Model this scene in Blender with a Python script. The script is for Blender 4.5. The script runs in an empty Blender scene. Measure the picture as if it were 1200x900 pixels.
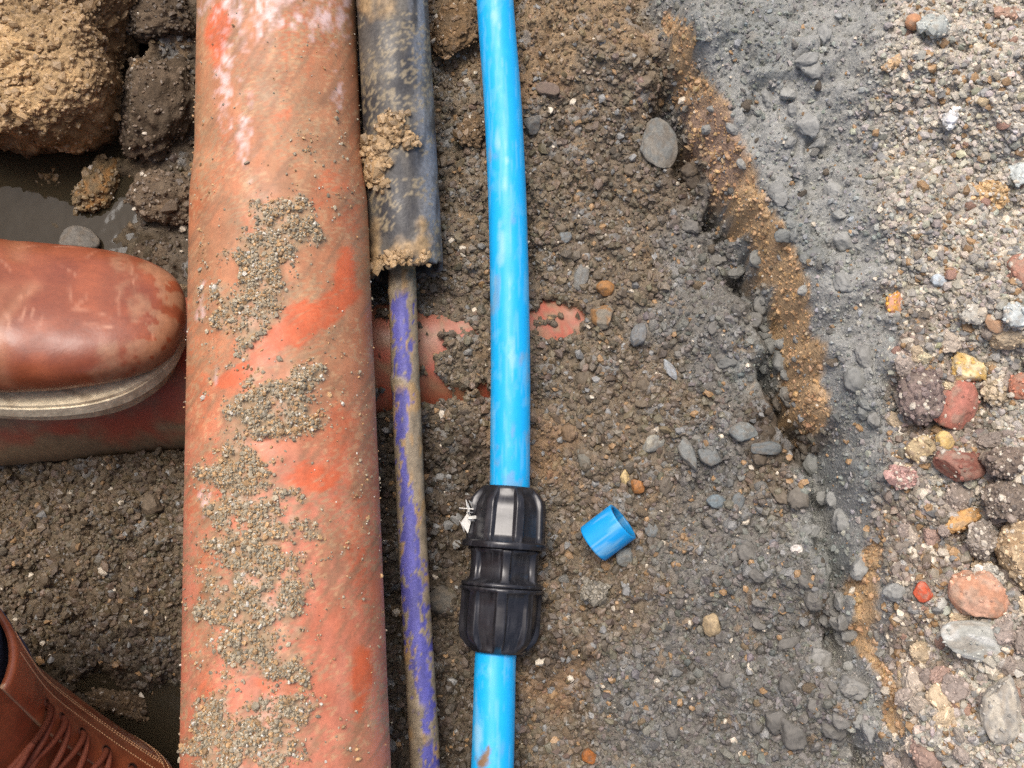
import bpy, math
import numpy as np
from mathutils import Vector, Matrix

# ------------------------------------------------------------------ camera, sky, sun, exposure
SC = bpy.context.scene
COL = SC.collection
TILT = math.radians(14.0)
HFOV = math.radians(58.0)
F = 600.0 / math.tan(HFOV / 2)              # focal length in photo pixels (1200 wide)
CT, ST = math.cos(TILT), math.sin(TILT)
CAM = np.array([0.0, -0.588 * ST, 0.600])
cd = bpy.data.cameras.new('camera'); cd.angle = HFOV; cd.sensor_fit = 'HORIZONTAL'
cd.clip_start = 0.01; cd.clip_end = 200.0
cam = bpy.data.objects.new('camera', cd); COL.objects.link(cam)
cam.location = CAM; cam.rotation_euler = (TILT, 0, 0)
SC.camera = cam

SUN_EL, SUN_AZ = 71.0, -26.0                 # azimuth measured from +Y towards +X
w = bpy.data.worlds.new('World'); SC.world = w; w.use_nodes = True
wn = w.node_tree
sky = wn.nodes.new('ShaderNodeTexSky'); sky.sky_type = 'NISHITA'; sky.sun_disc = False
sky.sun_elevation = math.radians(SUN_EL); sky.sun_rotation = math.radians(SUN_AZ)
sky.air_density = 0.6; sky.dust_density = 5.0; sky.ozone_density = 0.2
bg = wn.nodes['Background']; bg.inputs['Strength'].default_value = 0.13
wn.links.new(sky.outputs[0], bg.inputs['Color'])
sl = bpy.data.lights.new('sun', 'SUN'); sl.energy = 1.15; sl.angle = math.radians(30); sl.color = (1.0, 0.97, 0.93)
so = bpy.data.objects.new('sun', sl); COL.objects.link(so)
sd = Vector((math.sin(math.radians(SUN_AZ)) * math.cos(math.radians(SUN_EL)),
             math.cos(math.radians(SUN_AZ)) * math.cos(math.radians(SUN_EL)), math.sin(math.radians(SUN_EL))))
so.rotation_euler = sd.to_track_quat('Z', 'Y').to_euler()
so.location = (-0.8, 0.5, 2.0)
SC.view_settings.view_transform = 'Standard'; SC.view_settings.look = 'None'
SC.view_settings.gamma = 1.0; SC.view_settings.use_curve_mapping = False
SC.view_settings.exposure = 0.72
SC.cycles.use_denoising = False
SC.cycles.max_bounces = 6

# ------------------------------------------------------------------ helpers
rng = np.random.default_rng(7)

def srgb(c):
    c = np.asarray(c, float) / 255.0
    return np.where(c <= 0.04045, c / 12.92, ((c + 0.055) / 1.055) ** 2.4)

def P(px, py, z):
    """photo pixel + world height -> world point"""
    px = np.asarray(px, float); py = np.asarray(py, float); z = np.asarray(z, float)
    u = (px - 600) / F; v = (450 - py) / F
    d = (CAM[2] - z) / (CT - v * ST)
    return np.stack([CAM[0] + u * d, CAM[1] + d * (v * CT + ST), z + 0 * d], -1)

def PD(px, py, d):
    """photo pixel + depth -> world point"""
    u = (px - 600) / F; v = (450 - py) / F
    return np.array([CAM[0] + u * d, CAM[1] + d * (v * CT + ST), CAM[2] + d * (v * ST - CT)])

def proj(p):
    p = np.asarray(p, float); r = p - CAM
    d = ST * r[..., 1] - CT * r[..., 2]
    y = CT * r[..., 1] + ST * r[..., 2]
    return 600 + F * r[..., 0] / d, 450 - F * y / d

def sstep(a, b, x):
    t = np.clip((x - a) / (b - a), 0, 1)
    return t * t * (3 - 2 * t)

TAB2 = np.random.default_rng(1).random((8, 256, 256))
TAB3 = np.random.default_rng(2).random((4, 64, 64, 64))

def n2(x, y, s=0):
    T = TAB2[s % 8]; x = x + s * 17.3; y = y + s * 9.1
    xi = np.floor(x).astype(int); yi = np.floor(y).astype(int)
    fx = x - xi; fy = y - yi
    fx = fx * fx * (3 - 2 * fx); fy = fy * fy * (3 - 2 * fy)
    a = T[xi & 255, yi & 255]; b = T[(xi + 1) & 255, yi & 255]
    c = T[xi & 255, (yi + 1) & 255]; d = T[(xi + 1) & 255, (yi + 1) & 255]
    return (a * (1 - fx) + b * fx) * (1 - fy) + (c * (1 - fx) + d * fx) * fy

def fbm2(x, y, o=4, s=0):
    r = 0; a = 0.5; t = 0
    for k in range(o):
        r = r + a * n2(x * 2 ** k, y * 2 ** k, s + k); t += a; a *= 0.5
    return r / t

def n3(p, s=0):
    T = TAB3[s % 4]; p = p + s * 11.7
    i = np.floor(p).astype(int); f = p - i; f = f * f * (3 - 2 * f); i0 = i & 63; i1 = (i + 1) & 63
    r = 0
    for dx in (0, 1):
        for dy in (0, 1):
            for dz in (0, 1):
                wgt = (f[..., 0] if dx else 1 - f[..., 0]) * (f[..., 1] if dy else 1 - f[..., 1]) * (f[..., 2] if dz else 1 - f[..., 2])
                r = r + wgt * T[(i1 if dx else i0)[..., 0], (i1 if dy else i0)[..., 1], (i1 if dz else i0)[..., 2]]
    return r

def fbm3(p, o=4, s=0):
    r = 0; a = 0.5; t = 0
    for k in range(o):
        r = r + a * n3(p * 2.03 ** k, s + k); t += a; a *= 0.5
    return r / t

def worley2(x, y, s=0):
    """nearest-feature distance and that feature's random value"""
    TX, TY, TV = TAB2[s % 8], TAB2[(s + 1) % 8], TAB2[(s + 2) % 8]
    xi = np.floor(x).astype(int); yi = np.floor(y).astype(int)
    best = np.full(x.shape, 9.0); sec = np.full(x.shape, 9.0); val = np.zeros(x.shape)
    for dx in (-1, 0, 1):
        for dy in (-1, 0, 1):
            cx = xi + dx; cy = yi + dy
            ix = cx & 255; iy = cy & 255
            d = np.hypot(cx + TX[ix, iy] - x, cy + TY[ix, iy] - y)
            m = d < best
            sec = np.where(m, best, np.minimum(sec, d))
            val = np.where(m, TV[ix, iy], val); best = np.where(m, d, best)
    return best, sec, val

def catmull(pts, n):
    pts = np.asarray(pts, float)
    p = np.vstack([2 * pts[0] - pts[1], pts, 2 * pts[-1] - pts[-2]])
    t = np.linspace(0, len(pts) - 1, n); i = np.minimum(t.astype(int), len(pts) - 2); f = (t - i)[:, None]
    a, b, c, d = p[i], p[i + 1], p[i + 2], p[i + 3]
    return 0.5 * (2 * b + (c - a) * f + (2 * a - 5 * b + 4 * c - d) * f ** 2 + (3 * b - 3 * c + d - a) * f ** 3)

def mesh(name, V, faces, col=None, smooth=True):
    """V (n,3); faces (m,k) array or list of such arrays; col (n,3) linear"""
    V = np.asarray(V, np.float32)
    fl = faces if isinstance(faces, list) else [faces]
    fl = [np.asarray(f, np.int32) for f in fl if len(f)]
    me = bpy.data.meshes.new(name)
    me.vertices.add(len(V)); me.vertices.foreach_set('co', V.ravel())
    loops = np.concatenate([f.ravel() for f in fl])
    tot = np.concatenate([np.full(len(f), f.shape[1], np.int32) for f in fl])
    st = np.concatenate([[0], np.cumsum(tot)[:-1]]).astype(np.int32)
    me.loops.add(len(loops)); me.loops.foreach_set('vertex_index', loops)
    me.polygons.add(len(tot)); me.polygons.foreach_set('loop_start', st)
    me.update(calc_edges=True)
    me.polygons.foreach_set('use_smooth', np.full(len(tot), bool(smooth)))
    if col is not None:
        at = me.attributes.new('tint', 'FLOAT_COLOR', 'POINT')
        c = np.ones((len(V), 4), np.float32); c[:, :3] = np.clip(col, 0, 1)
        at.data.foreach_set('color', c.ravel())
    me.validate()
    return me

def obj(name, me, mat, parent=None, kind=None):
    o = bpy.data.objects.new(name, me); COL.objects.link(o)
    if mat is not None and me is not None and not me.materials: me.materials.append(mat)
    if parent is not None: o.parent = parent
    if kind: o['kind'] = kind
    return o

def tag(o, label, cat, group=None):
    o['label'] = label; o['category'] = cat
    if group: o['group'] = group
    return o

def empty(name, loc=(0, 0, 0)):
    o = bpy.data.objects.new(name, None); o.location = loc; o.empty_display_size = 0.02; COL.objects.link(o); return o

def grid_faces(nu, nv, wrap=False):
    i, j = np.meshgrid(np.arange(nu - 1), np.arange(nv if wrap else nv - 1), indexing='ij')
    a = i * nv + j; b = i * nv + (j + 1) % nv
    return np.stack([a, b, b + nv, a + nv], -1).reshape(-1, 4)

# ------------------------------------------------------------------ materials
def vmat(name, rough=0.9, rvar=0.08, spec=0.3, var=0.18, vscale=700, bump=0.35, bscale=900, coat=0.0, obcol=False, both=False, bdist=0.0006, wet=0.0):
    m = bpy.data.materials.new(name); m.use_nodes = True
    nt = m.node_tree; L = nt.links; b = nt.nodes['Principled BSDF']
    tc = nt.nodes.new('ShaderNodeTexCoord')
    if obcol:
        src = nt.nodes.new('ShaderNodeObjectInfo').outputs['Color']
    else:
        a = nt.nodes.new('ShaderNodeAttribute'); a.attribute_name = 'tint'; src = a.outputs['Color']
    if both:
        oi = nt.nodes.new('ShaderNodeObjectInfo'); vm = nt.nodes.new('ShaderNodeVectorMath'); vm.operation = 'MULTIPLY'
        L.new(src, vm.inputs[0]); L.new(oi.outputs['Color'], vm.inputs[1]); src = vm.outputs[0]
    no = nt.nodes.new('ShaderNodeTexNoise'); no.inputs['Scale'].default_value = vscale; no.inputs['Detail'].default_value = 4
    no.inputs['Roughness'].default_value = 0.65
    L.new(tc.outputs['Object'], no.inputs['Vector'])
    mr = nt.nodes.new('ShaderNodeMapRange'); mr.inputs['From Min'].default_value = 0.3; mr.inputs['From Max'].default_value = 0.7
    mr.inputs['To Min'].default_value = 1 - var; mr.inputs['To Max'].default_value = 1 + var
    L.new(no.outputs['Fac'], mr.inputs['Value'])
    mx = nt.nodes.new('ShaderNodeVectorMath'); mx.operation = 'SCALE'
    L.new(src, mx.inputs[0]); L.new(mr.outputs[0], mx.inputs['Scale'])
    L.new(mx.outputs[0], b.inputs['Base Color'])
    n5 = nt.nodes.new('ShaderNodeTexNoise'); n5.inputs['Scale'].default_value = 60; n5.inputs['Detail'].default_value = 5
    L.new(tc.outputs['Object'], n5.inputs['Vector'])
    rr = nt.nodes.new('ShaderNodeMapRange'); rr.inputs['From Min'].default_value = 0.3; rr.inputs['From Max'].default_value = 0.7
    rr.inputs['To Min'].default_value = max(0.05, rough - rvar - wet); rr.inputs['To Max'].default_value = min(1, rough + rvar)
    L.new(n5.outputs['Fac'], rr.inputs['Value']); L.new(rr.outputs[0], b.inputs['Roughness'])
    b.inputs['Specular IOR Level'].default_value = spec
    b.inputs['Coat Weight'].default_value = coat; b.inputs['Coat Roughness'].default_value = 0.25
    if bump > 0:
        bn = nt.nodes.new('ShaderNodeTexNoise'); bn.inputs['Scale'].default_value = bscale; bn.inputs['Detail'].default_value = 5
        L.new(tc.outputs['Object'], bn.inputs['Vector'])
        bu = nt.nodes.new('ShaderNodeBump'); bu.inputs['Strength'].default_value = bump; bu.inputs['Distance'].default_value = bdist
        L.new(bn.outputs['Fac'], bu.inputs['Height']); L.new(bu.outputs[0], b.inputs['Normal'])
    return m

M_SOIL = vmat('soil', rough=0.78, rvar=0.1, spec=0.35, var=0.28, vscale=520, bump=0.9, bscale=650, bdist=0.0012, wet=0.12)
M_CRUMB = vmat('crumb', rough=0.58, rvar=.15, spec=0.5, var=0.2, vscale=900, bump=0.5, bscale=1500, wet=0.15)
M_STONE = vmat('stone', rough=0.72, spec=0.35, var=0.22, vscale=420, bump=0.6, bscale=900, bdist=0.0006)
M_PEBBLE = vmat('pebble', rough=0.75, spec=0.35, var=0.25, vscale=500, bump=0.7, bscale=1000, obcol=True)
M_GRIT = vmat('gritty_stone', rough=0.7, spec=0.4, var=0.25, vscale=1.5, bump=0, both=True)
M_CLOD = vmat('clod', rough=0.9, spec=0.25, var=0.3, vscale=450, bump=0.9, bscale=600, bdist=0.0012)
M_DRAIN = vmat('drain_plastic', rough=0.5, rvar=0.14, spec=0.4, var=0.12, vscale=500, bump=0.25, bscale=700, bdist=0.0004)
M_BLUE = vmat('blue_plastic', rough=0.44, rvar=0.06, spec=0.4, var=0.04, vscale=180, bump=0.05, bscale=300, bdist=0.0002)
M_BLACK = vmat('black_plastic', rough=0.24, rvar=0.07, spec=0.5, var=0.25, vscale=250, bump=0.08, bscale=500, bdist=0.0003)
M_DUCT = vmat('duct_plastic', rough=0.5, rvar=0.15, spec=0.4, var=0.3, vscale=380, bump=0.4, bscale=600, bdist=0.0005)
M_SERV = vmat('service_plastic', rough=0.55, rvar=0.15, spec=0.4, var=0.2, vscale=500, bump=0.5, bscale=800, bdist=0.0005)
M_LEATHER = vmat('leather', rough=0.40, rvar=0.12, spec=0.5, var=0.12, vscale=260, bump=0.25, bscale=500, bdist=0.0004, coat=0.12)
M_SOLE = vmat('sole', rough=0.7, spec=0.3, var=0.25, vscale=350, bump=0.4, bscale=500)
M_LACE = vmat('lace', rough=0.7, spec=0.3, var=0.2, vscale=900, bump=0.6, bscale=1200)
M_DENIM = vmat('denim', rough=0.95, spec=0.1, var=0.3, vscale=900, bump=0.6, bscale=1400)
M_TAPE = vmat('tape', rough=0.6, spec=0.3, var=0.1, bump=0.2)

M_WATER = bpy.data.materials.new('murky_water'); M_WATER.use_nodes = True
nt = M_WATER.node_tree; b = nt.nodes['Principled BSDF']; out = nt.nodes['Material Output']
b.inputs['Base Color'].default_value = (*srgb((56, 50, 38)), 1); b.inputs['Roughness'].default_value = 0.04
b.inputs['IOR'].default_value = 1.33
tr = nt.nodes.new('ShaderNodeBsdfTransparent'); tr.inputs['Color'].default_value = (0.62, 0.52, 0.36, 1)
mixs = nt.nodes.new('ShaderNodeMixShader'); mixs.inputs[0].default_value = 0.74
nt.links.new(tr.outputs[0], mixs.inputs[1]); nt.links.new(b.outputs[0], mixs.inputs[2]); nt.links.new(mixs.outputs[0], out.inputs['Surface'])
wnz = nt.nodes.new('ShaderNodeTexNoise'); wnz.inputs['Scale'].default_value = 45
wtc = nt.nodes.new('ShaderNodeTexCoord'); nt.links.new(wtc.outputs['Object'], wnz.inputs['Vector'])
wb = nt.nodes.new('ShaderNodeBump'); wb.inputs['Strength'].default_value = 0.12; wb.inputs['Distance'].default_value = 0.004
nt.links.new(wnz.outputs['Fac'], wb.inputs['Height']); nt.links.new(wb.outputs[0], b.inputs['Normal'])

# ------------------------------------------------------------------ the ground
# pipes that the soil has to respect
MAIN_A = PD(325.5, 0, 0.633); MAIN_B = PD(337, 900, 0.497)
R_MAIN = 0.055
CR_A = P(0, 457, -0.049); CR_B = P(500, 414, -0.049)      # cross pipe axis
CR_DIR = (CR_B - CR_A) / np.linalg.norm(CR_B - CR_A)
CR_N = np.array([-CR_DIR[1], CR_DIR[0]])
WATER_Z = -0.063

HP = [(440,100,-.004),(520,100,.004),(540,30,.012),(650,50,.028),(700,20,.045),(740,60,.045),(680,150,.012),(720,220,.012),(650,300,.003),(550,350,.0),
 (480,200,-.006),(450,380,-.02),(450,550,-.035),(455,700,-.04),(460,850,-.04),(520,440,-.002),(640,370,.0),(640,450,-.002),(760,300,.012),(850,330,.012),(700,450,.004),
 (800,450,.012),(880,450,.022),(930,520,.022),(540,600,-.022),(500,650,-.03),(520,800,-.026),(610,660,-.014),(650,600,-.004),(720,620,.002),(700,750,.002),(650,830,-.008),(800,600,.01),
 (900,600,.024),(960,600,.036),(1045,470,.072),(1045,560,.07),(1045,650,.071),(1045,380,.074),(800,750,.012),(900,750,.024),(970,750,.036),(970,880,.04),(600,880,-.02),(800,880,.014),(780,150,.02),(730,120,.022),
 (830,40,.058),(870,150,.052),(950,100,.074),(920,260,.054),(950,330,.058),(980,420,.064),(1000,520,.062),(1010,620,.064),(1020,720,.068),(1030,820,.072),
 (1060,60,.1),(1060,250,.096),(1070,420,.09),(1080,560,.086),(1080,700,.086),(1080,850,.09),(1180,100,.11),(1180,350,.106),(1190,550,.102),(1190,750,.104),(1190,880,.104),(1350,450,.115),(1350,0,.12),(1350,900,.115),
 (330,100,-.05),(330,350,-.06),(330,550,-.06),(330,850,-.06),(210,560,-.045),(120,570,-.043),(100,640,-.044),(100,700,-.05),(30,640,-.05),(200,640,-.046),(200,730,-.055),(150,760,-.06),
 (150,830,-.082),(195,860,-.085),(60,800,-.07),(5,555,-.075),(-60,640,-.055),(0,720,-.06),(100,400,-.085),(0,400,-.09),(50,230,-.082),(20,180,-.09),(140,250,-.075),(150,190,-.07),(200,290,-.06),(215,330,-.058),(205,200,-.062),(210,90,-.06),(190,20,-.035),(160,60,-.03),
 (-150,300,-.08),(-150,700,-.05),(-150,100,0.0)]
HP = np.array(HP); HPW = P(HP[:, 0], HP[:, 1], HP[:, 2])

def axis(lo, hi, step, far):
    core = np.arange(lo, hi + step * .5, step)
    ext = []; d = step
    x = 0
    while x < far:
        d *= 1.35; x += d; ext.append(x)
    ext = np.array(ext)
    return np.concatenate([lo - ext[::-1], core, hi + ext])
STEP = 0.0016
GX = axis(-0.47, 0.45, STEP, 6.0); GY = axis(-0.31, 0.43, STEP, 6.0)
XX, YY = np.meshgrid(GX, GY, indexing='ij')

def idw(px, py, cx, cy, vals, power=3.0, soft=1e-9):
    vals = np.asarray(vals, float)
    num = np.zeros(px.shape + vals.shape[1:]); den = np.zeros(px.shape)
    for k in range(len(cx)):
        d2 = (px - cx[k]) ** 2 + (py - cy[k]) ** 2 + soft
        wgt = d2 ** (-power / 2); den += wgt
        num += wgt[..., None] * vals[k] if vals.ndim > 1 else wgt * vals[k]
    return num / (den[..., None] if vals.ndim > 1 else den)

def poly_sd(X, Y, poly):
    """unsigned distance to an open polyline, signed positive to the right of its direction (downwards)"""
    best = np.full(X.shape, 1e9); sg = np.ones(X.shape); tt = np.zeros(X.shape)
    n = len(poly) - 1
    for k in range(n):
        a, c = poly[k], poly[k + 1]; e = c - a; L2 = e @ e
        t = np.clip(((X - a[0]) * e[0] + (Y - a[1]) * e[1]) / L2, 0, 1)
        dx = X - a[0] - t * e[0]; dy = Y - a[1] - t * e[1]
        d = np.hypot(dx, dy); m = d < best
        best = np.where(m, d, best); sg = np.where(m, np.sign(e[0] * (Y - a[1]) - e[1] * (X - a[0])), sg); tt = np.where(m, k + t, tt)
    return best * np.where(sg == 0, 1, sg), tt

def in_poly(X, Y, poly):
    r = np.zeros(X.shape, bool); n = len(poly)
    for k in range(n):
        x0, y0 = poly[k]; x1, y1 = poly[(k + 1) % n]
        if y0 == y1: continue
        c = ((y0 > Y) != (y1 > Y)) & (X < (x1 - x0) * (Y - y0) / (y1 - y0) + x0)
        r ^= c
    return r

H = idw(XX, YY, HPW[:, 0], HPW[:, 1], HPW[:, 2], 3.2, 2.5e-4)
# far field: the trench runs on along Y; banks on both sides
H = np.where(XX < -0.58, H + 0.18 * sstep(0.0, 0.40, -0.58 - XX), H)
H = np.where(XX > 0.5, np.maximum(H, 0.125), H)
# ledge of the grey clay bank
LEDGE_PX = np.array([(745,-60,.03),(768,20,.03),(790,95,.026),(812,165,.024),(835,225,.022),(872,290,.022),(905,350,.024),(922,405,.026),(938,465,.028),(962,520,.03),(980,570,.034),(988,640,.036),(992,720,.038),(1000,790,.04),(1025,860,.044),(1045,940,.046)])
LEDGE = P(LEDGE_PX[:, 0], LEDGE_PX[:, 1], LEDGE_PX[:, 2])[:, :2]
wob = (fbm2(XX * 60, YY * 60, 3, 3) - .5) * 0.016
sdl, tl = poly_sd(XX, YY, LEDGE)
sdl = sdl + wob * sstep(0.05, 0.0, np.abs(sdl))
amp = np.interp(tl, [0, 1, 2, 3, 5, 7, 8, 9, 11, 15], [.010, .014, .020, .022, .018, .016, .018, .012, .010, .010])
cre = np.interp(tl, [0, 2, 3, 4, 6, 7, 8, 9, 10, 15], [.004, .016, .030, .032, .026, .022, .034, .026, .020, .018])
H += amp * (sstep(-0.002, 0.016, sdl) * np.exp(-np.maximum(sdl, 0) / 0.2) - 0.25 * sstep(-0.05, 0, sdl) * (sdl < 0))
cre = cre * (0.35 + 1.3 * sstep(.35, .6, fbm2(XX * 45, YY * 45, 3, 1)))
H -= cre * np.exp(-((sdl + 0.009) / 0.0085) ** 2)
# yellow clay mass in the upper left corner
CLAY_PX = [(-300,-300),(-300,150),(-60,160),(0,164),(28,166),(48,174),(75,170),(95,158),(122,146),(131,120),(134,88),(128,60),(150,30),(165,-10),(175,-80),(180,-300)]
CLAY = P([c[0] for c in CLAY_PX], [c[1] for c in CLAY_PX], 0.0)[:, :2]
cl_d, _ = poly_sd(XX, YY, np.vstack([CLAY, CLAY[:1]])); cl_in = in_poly(XX, YY, CLAY)
cl_s = np.where(cl_in, np.abs(cl_d), -np.abs(cl_d)) + (fbm2(XX * 70, YY * 70, 3, 5) - .5) * 0.012
cmask = np.zeros(XX.shape)
H = np.where(cl_in, np.minimum(H, -0.07), H)
PX, PY = proj(np.stack([XX, YY, H], -1))

# soil kinds: colour, crumb relief (mm), crumb density, crumb size (mm)
Z = {
 'brown':  ((107,95,78), 2.3, 1.0, 2.6), 'dark': ((80,70,57), 2.5, .9, 2.7), 'grey': ((104,101,94), 2.2, .9, 2.3),
 'clay':   ((140,140,134), 1.2, .5, 1.6), 'clayd': ((120,122,117), 1.6, .65, 1.8), 'gravel': ((160,153,139), 1.7, 1.7, 2.3),
 'gravb':  ((124,112,98), 2.2, 1.6, 2.4), 'yellow': ((176,140,92), .8, .10, 1.2), 'yelb': ((140,112,76), 1.2, .3, 1.4),
 'tan':    ((128,108,82), 1.8, .7, 2.2), 'left': ((96,83,65), 2.4, 1.0, 2.6), 'mud': ((70,60,44), .8, .2, 1.6), 'orange': ((122,99,74), 1.8, .7, 2.2),
 'pale':   ((172,165,151), 1.5, 1.5, 2.1)}
ZP = [(440,60,'dark'),(530,20,'tan'),(545,60,'tan'),(530,130,'brown'),(540,230,'brown'),(640,30,'tan'),(700,20,'tan'),(735,40,'tan'),(660,60,'tan'),(640,90,'orange'),(690,80,'brown'),(720,100,'brown'),(755,110,'brown'),
 (650,150,'brown'),(650,200,'brown'),(700,180,'brown'),(760,230,'brown'),(800,270,'grey'),(640,280,'brown'),(700,290,'brown'),(540,330,'brown'),(450,350,'dark'),(450,450,'dark'),(450,560,'dark'),(455,700,'dark'),(460,850,'dark'),
 (530,450,'brown'),(520,540,'dark'),(540,640,'dark'),(530,720,'dark'),(520,820,'dark'),(530,880,'dark'),(660,380,'brown'),(660,450,'brown'),(640,520,'orange'),(720,330,'brown'),(760,320,'brown'),(740,420,'brown'),(720,500,'brown'),
 (790,350,'grey'),(850,370,'grey'),(880,420,'clayd'),(820,430,'grey'),(790,480,'brown'),(860,460,'grey'),(900,500,'dark'),(925,520,'dark'),(840,540,'grey'),(890,560,'brown'),(760,560,'brown'),(650,600,'brown'),(660,660,'brown'),(700,700,'brown'),(740,690,'brown'),(640,780,'dark'),
 (650,810,'orange'),(680,850,'brown'),(620,870,'brown'),(740,800,'grey'),(800,650,'grey'),(860,650,'grey'),(930,660,'grey'),(800,750,'grey'),(860,800,'grey'),(930,780,'grey'),(760,880,'grey'),(860,880,'grey'),(950,860,'grey'),(960,700,'grey'),(970,560,'clayd'),(780,130,'grey'),(800,200,'dark'),
 (800,40,'clayd'),(830,60,'clay'),(880,60,'clayd'),(860,150,'clay'),(920,120,'clay'),(960,60,'clay'),(930,200,'clay'),(970,200,'clay'),(920,260,'clayd'),(960,300,'clayd'),(970,360,'clay'),(990,420,'clay'),(1000,480,'clayd'),(1000,560,'clayd'),(1010,620,'clay'),(1010,700,'clay'),(1020,760,'clay'),(1030,840,'clay'),(980,620,'clay'),(965,650,'clayd'),
 (1062,30,'gravel'),(1060,110,'gravel'),(1060,180,'gravel'),(1060,260,'gravel'),(1066,320,'gravel'),(1000,20,'clay'),(1008,90,'clay'),(1008,170,'clay'),(1005,240,'clay'),(1012,310,'clay'),(1030,380,'clay'),(1035,440,'clay'),(1030,520,'clay'),(1100,50,'pale'),(1100,150,'pale'),(1100,250,'gravel'),(1100,330,'gravel'),(1170,60,'pale'),(1180,150,'pale'),(1170,260,'gravel'),(1170,340,'gravel'),
 (1066,390,'gravb'),(1065,440,'gravb'),(1100,420,'gravel'),(1060,510,'gravb'),(1060,600,'gravb'),(1060,680,'gravb'),(1130,500,'gravb'),(1180,480,'gravel'),(1110,590,'gravel'),(1180,620,'gravb'),(1090,640,'gravb'),(1060,760,'gravb'),(1100,740,'gravel'),(1070,840,'gravel'),(1110,800,'gravb'),(1110,870,'pale'),(1170,880,'gravel'),(1160,800,'gravel'),
 (30,40,'yellow'),(20,120,'yelb'),(60,90,'yellow'),(80,140,'yellow'),(110,60,'yelb'),(110,110,'yelb'),(60,20,'yelb'),(140,10,'yelb'),(185,20,'dark'),(215,60,'dark'),(-60,80,'yellow'),
 (60,230,'mud'),(120,220,'mud'),(20,280,'mud'),(160,280,'mud'),(200,270,'dark'),(215,150,'dark'),(100,400,'mud'),(200,330,'dark'),
 (30,570,'left'),(100,580,'left'),(190,580,'left'),(50,650,'left'),(120,650,'left'),(190,660,'left'),(40,720,'left'),(110,720,'left'),(190,720,'left'),(90,770,'dark'),(180,770,'dark'),(140,830,'mud'),(195,850,'mud'),(50,800,'mud'),(330,300,'dark'),(330,700,'dark')]
ZX = np.array([z[0] for z in ZP], float); ZY = np.array([z[1] for z in ZP], float)
ZV = np.array([np.concatenate([srgb(Z[z[2]][0]), Z[z[2]][1:]]) for z in ZP])

def soil(px, py):
    wx = (fbm2(px / 45, py / 45, 3, 1) - .5) * 70 + (n2(px / 9, py / 9, 4) - .5) * 16
    wy = (fbm2(px / 45, py / 45, 3, 2) - .5) * 70 + (n2(px / 9, py / 9, 5) - .5) * 16
    return idw(px + wx, py + wy, ZX, ZY, ZV, 4.0, 60.0)
CPX = np.clip(PX, -250, 1450); CPY = np.clip(PY, -250, 1150)
SV = soil(CPX, CPY)
RGB = SV[..., :3].copy(); AMP = SV[..., 3] / 1000.0

# rust-ochre seam along the ledge
SEAM_PX = np.array([(778,30,.035),(800,95,.034),(824,150,.034),(850,215,.034),(890,285,.036),(918,345,.038),(934,410,.042),(950,478,.044),(962,498,.044)])
SEAM2_PX = np.array([(1005,640,.045),(1000,700,.045),(1003,745,.046),(1018,790,.048),(1028,850,.05)])
ochre = np.zeros(XX.shape)
for sp, wid in ((SEAM_PX, [.003,.005,.010,.010,.0065,.006,.006,.008,.003]), (SEAM2_PX, [.004,.005,.005,.003,.003])):
    ln = P(sp[:, 0], sp[:, 1], sp[:, 2])[:, :2]
    dd, tt = poly_sd(XX, YY, ln)
    ww = np.interp(tt, range(len(wid)), wid) * (0.55 + 0.9 * fbm2(XX * 120, YY * 120, 3, 6))
    ochre = np.maximum(ochre, sstep(1.0, 0.65, np.abs(dd) / ww))
oc = srgb((172, 144, 108)) * (0.7 + 0.6 * fbm2(XX * 300, YY * 300, 3, 7))[..., None]
face = sstep(70, 40, np.hypot((CPX - 825) * 1.2, CPY - 180) * 0.9)
oc = oc * (1 - face[..., None]) + srgb((146, 122, 102)) * face[..., None]
RGB = RGB * (1 - ochre[..., None]) + oc * ochre[..., None]
AMP = AMP * (1 - 0.6 * ochre)

# crumb relief
warp = (fbm2(XX * 150, YY * 150, 2, 3) - .5)
def domes(sc, s, thr=0.0):
    f1, f2, v = worley2(XX * sc + warp * 1.2, YY * sc - warp * 1.2, s)
    return np.sqrt(np.clip(1 - (f1 / 0.75) ** 2, 0, 1)) * (0.25 + 0.75 * v) * (v > thr), v, f2 - f1
d1, v1, e1 = domes(95, 0, .35)
d2, v2, e2 = domes(190, 2)
d3, v3, e3 = domes(370, 4)
d0, v0, e0 = domes(48, 6, .45)
rel = 1.4 * d0 + 1.7 * d1 + 1.0 * d2 + 0.55 * d3
core = (XX > -0.5) & (XX < 0.48) & (YY > -0.34) & (YY < 0.46)
smooth_lump = (fbm2(XX * 40, YY * 40, 4, 0) - .5) * 2 + .7 * (fbm2(XX * 17 + 3, YY * 17, 3, 2) - .5) * 2
H = H + np.where(core, 1.15 * AMP * rel * (0.45 + 1.1 * fbm2(XX * 30, YY * 30, 3, 5)), 0) + 0.0075 * smooth_lump
# smooth grey clay: trowelled facets and shallow cracks
clayw = sstep(0.0019, 0.0014, AMP)
blk, _, be = worley2(XX * 42 + warp * 2, YY * 42 - warp * 2, 5)
H += np.where(core, clayw * (0.0085 * (fbm2(XX * 75, YY * 75, 4, 2) - .5) * 2 + .0036 * sstep(0, .25, be) * (n2(XX * 25, YY * 25, 6) > .4) - .0045 * np.exp(-(np.abs(fbm2(XX * 48, YY * 48, 3, 4) - .5) / .016) ** 2)), 0)
RGB *= 1.14 * (0.80 + 0.25 * v2 * (1 - .6 * clayw) + 0.15 * v3)[..., None]
RGB *= (0.78 + 0.44 * fbm2(XX * 22, YY * 22, 4, 6))[..., None]
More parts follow.
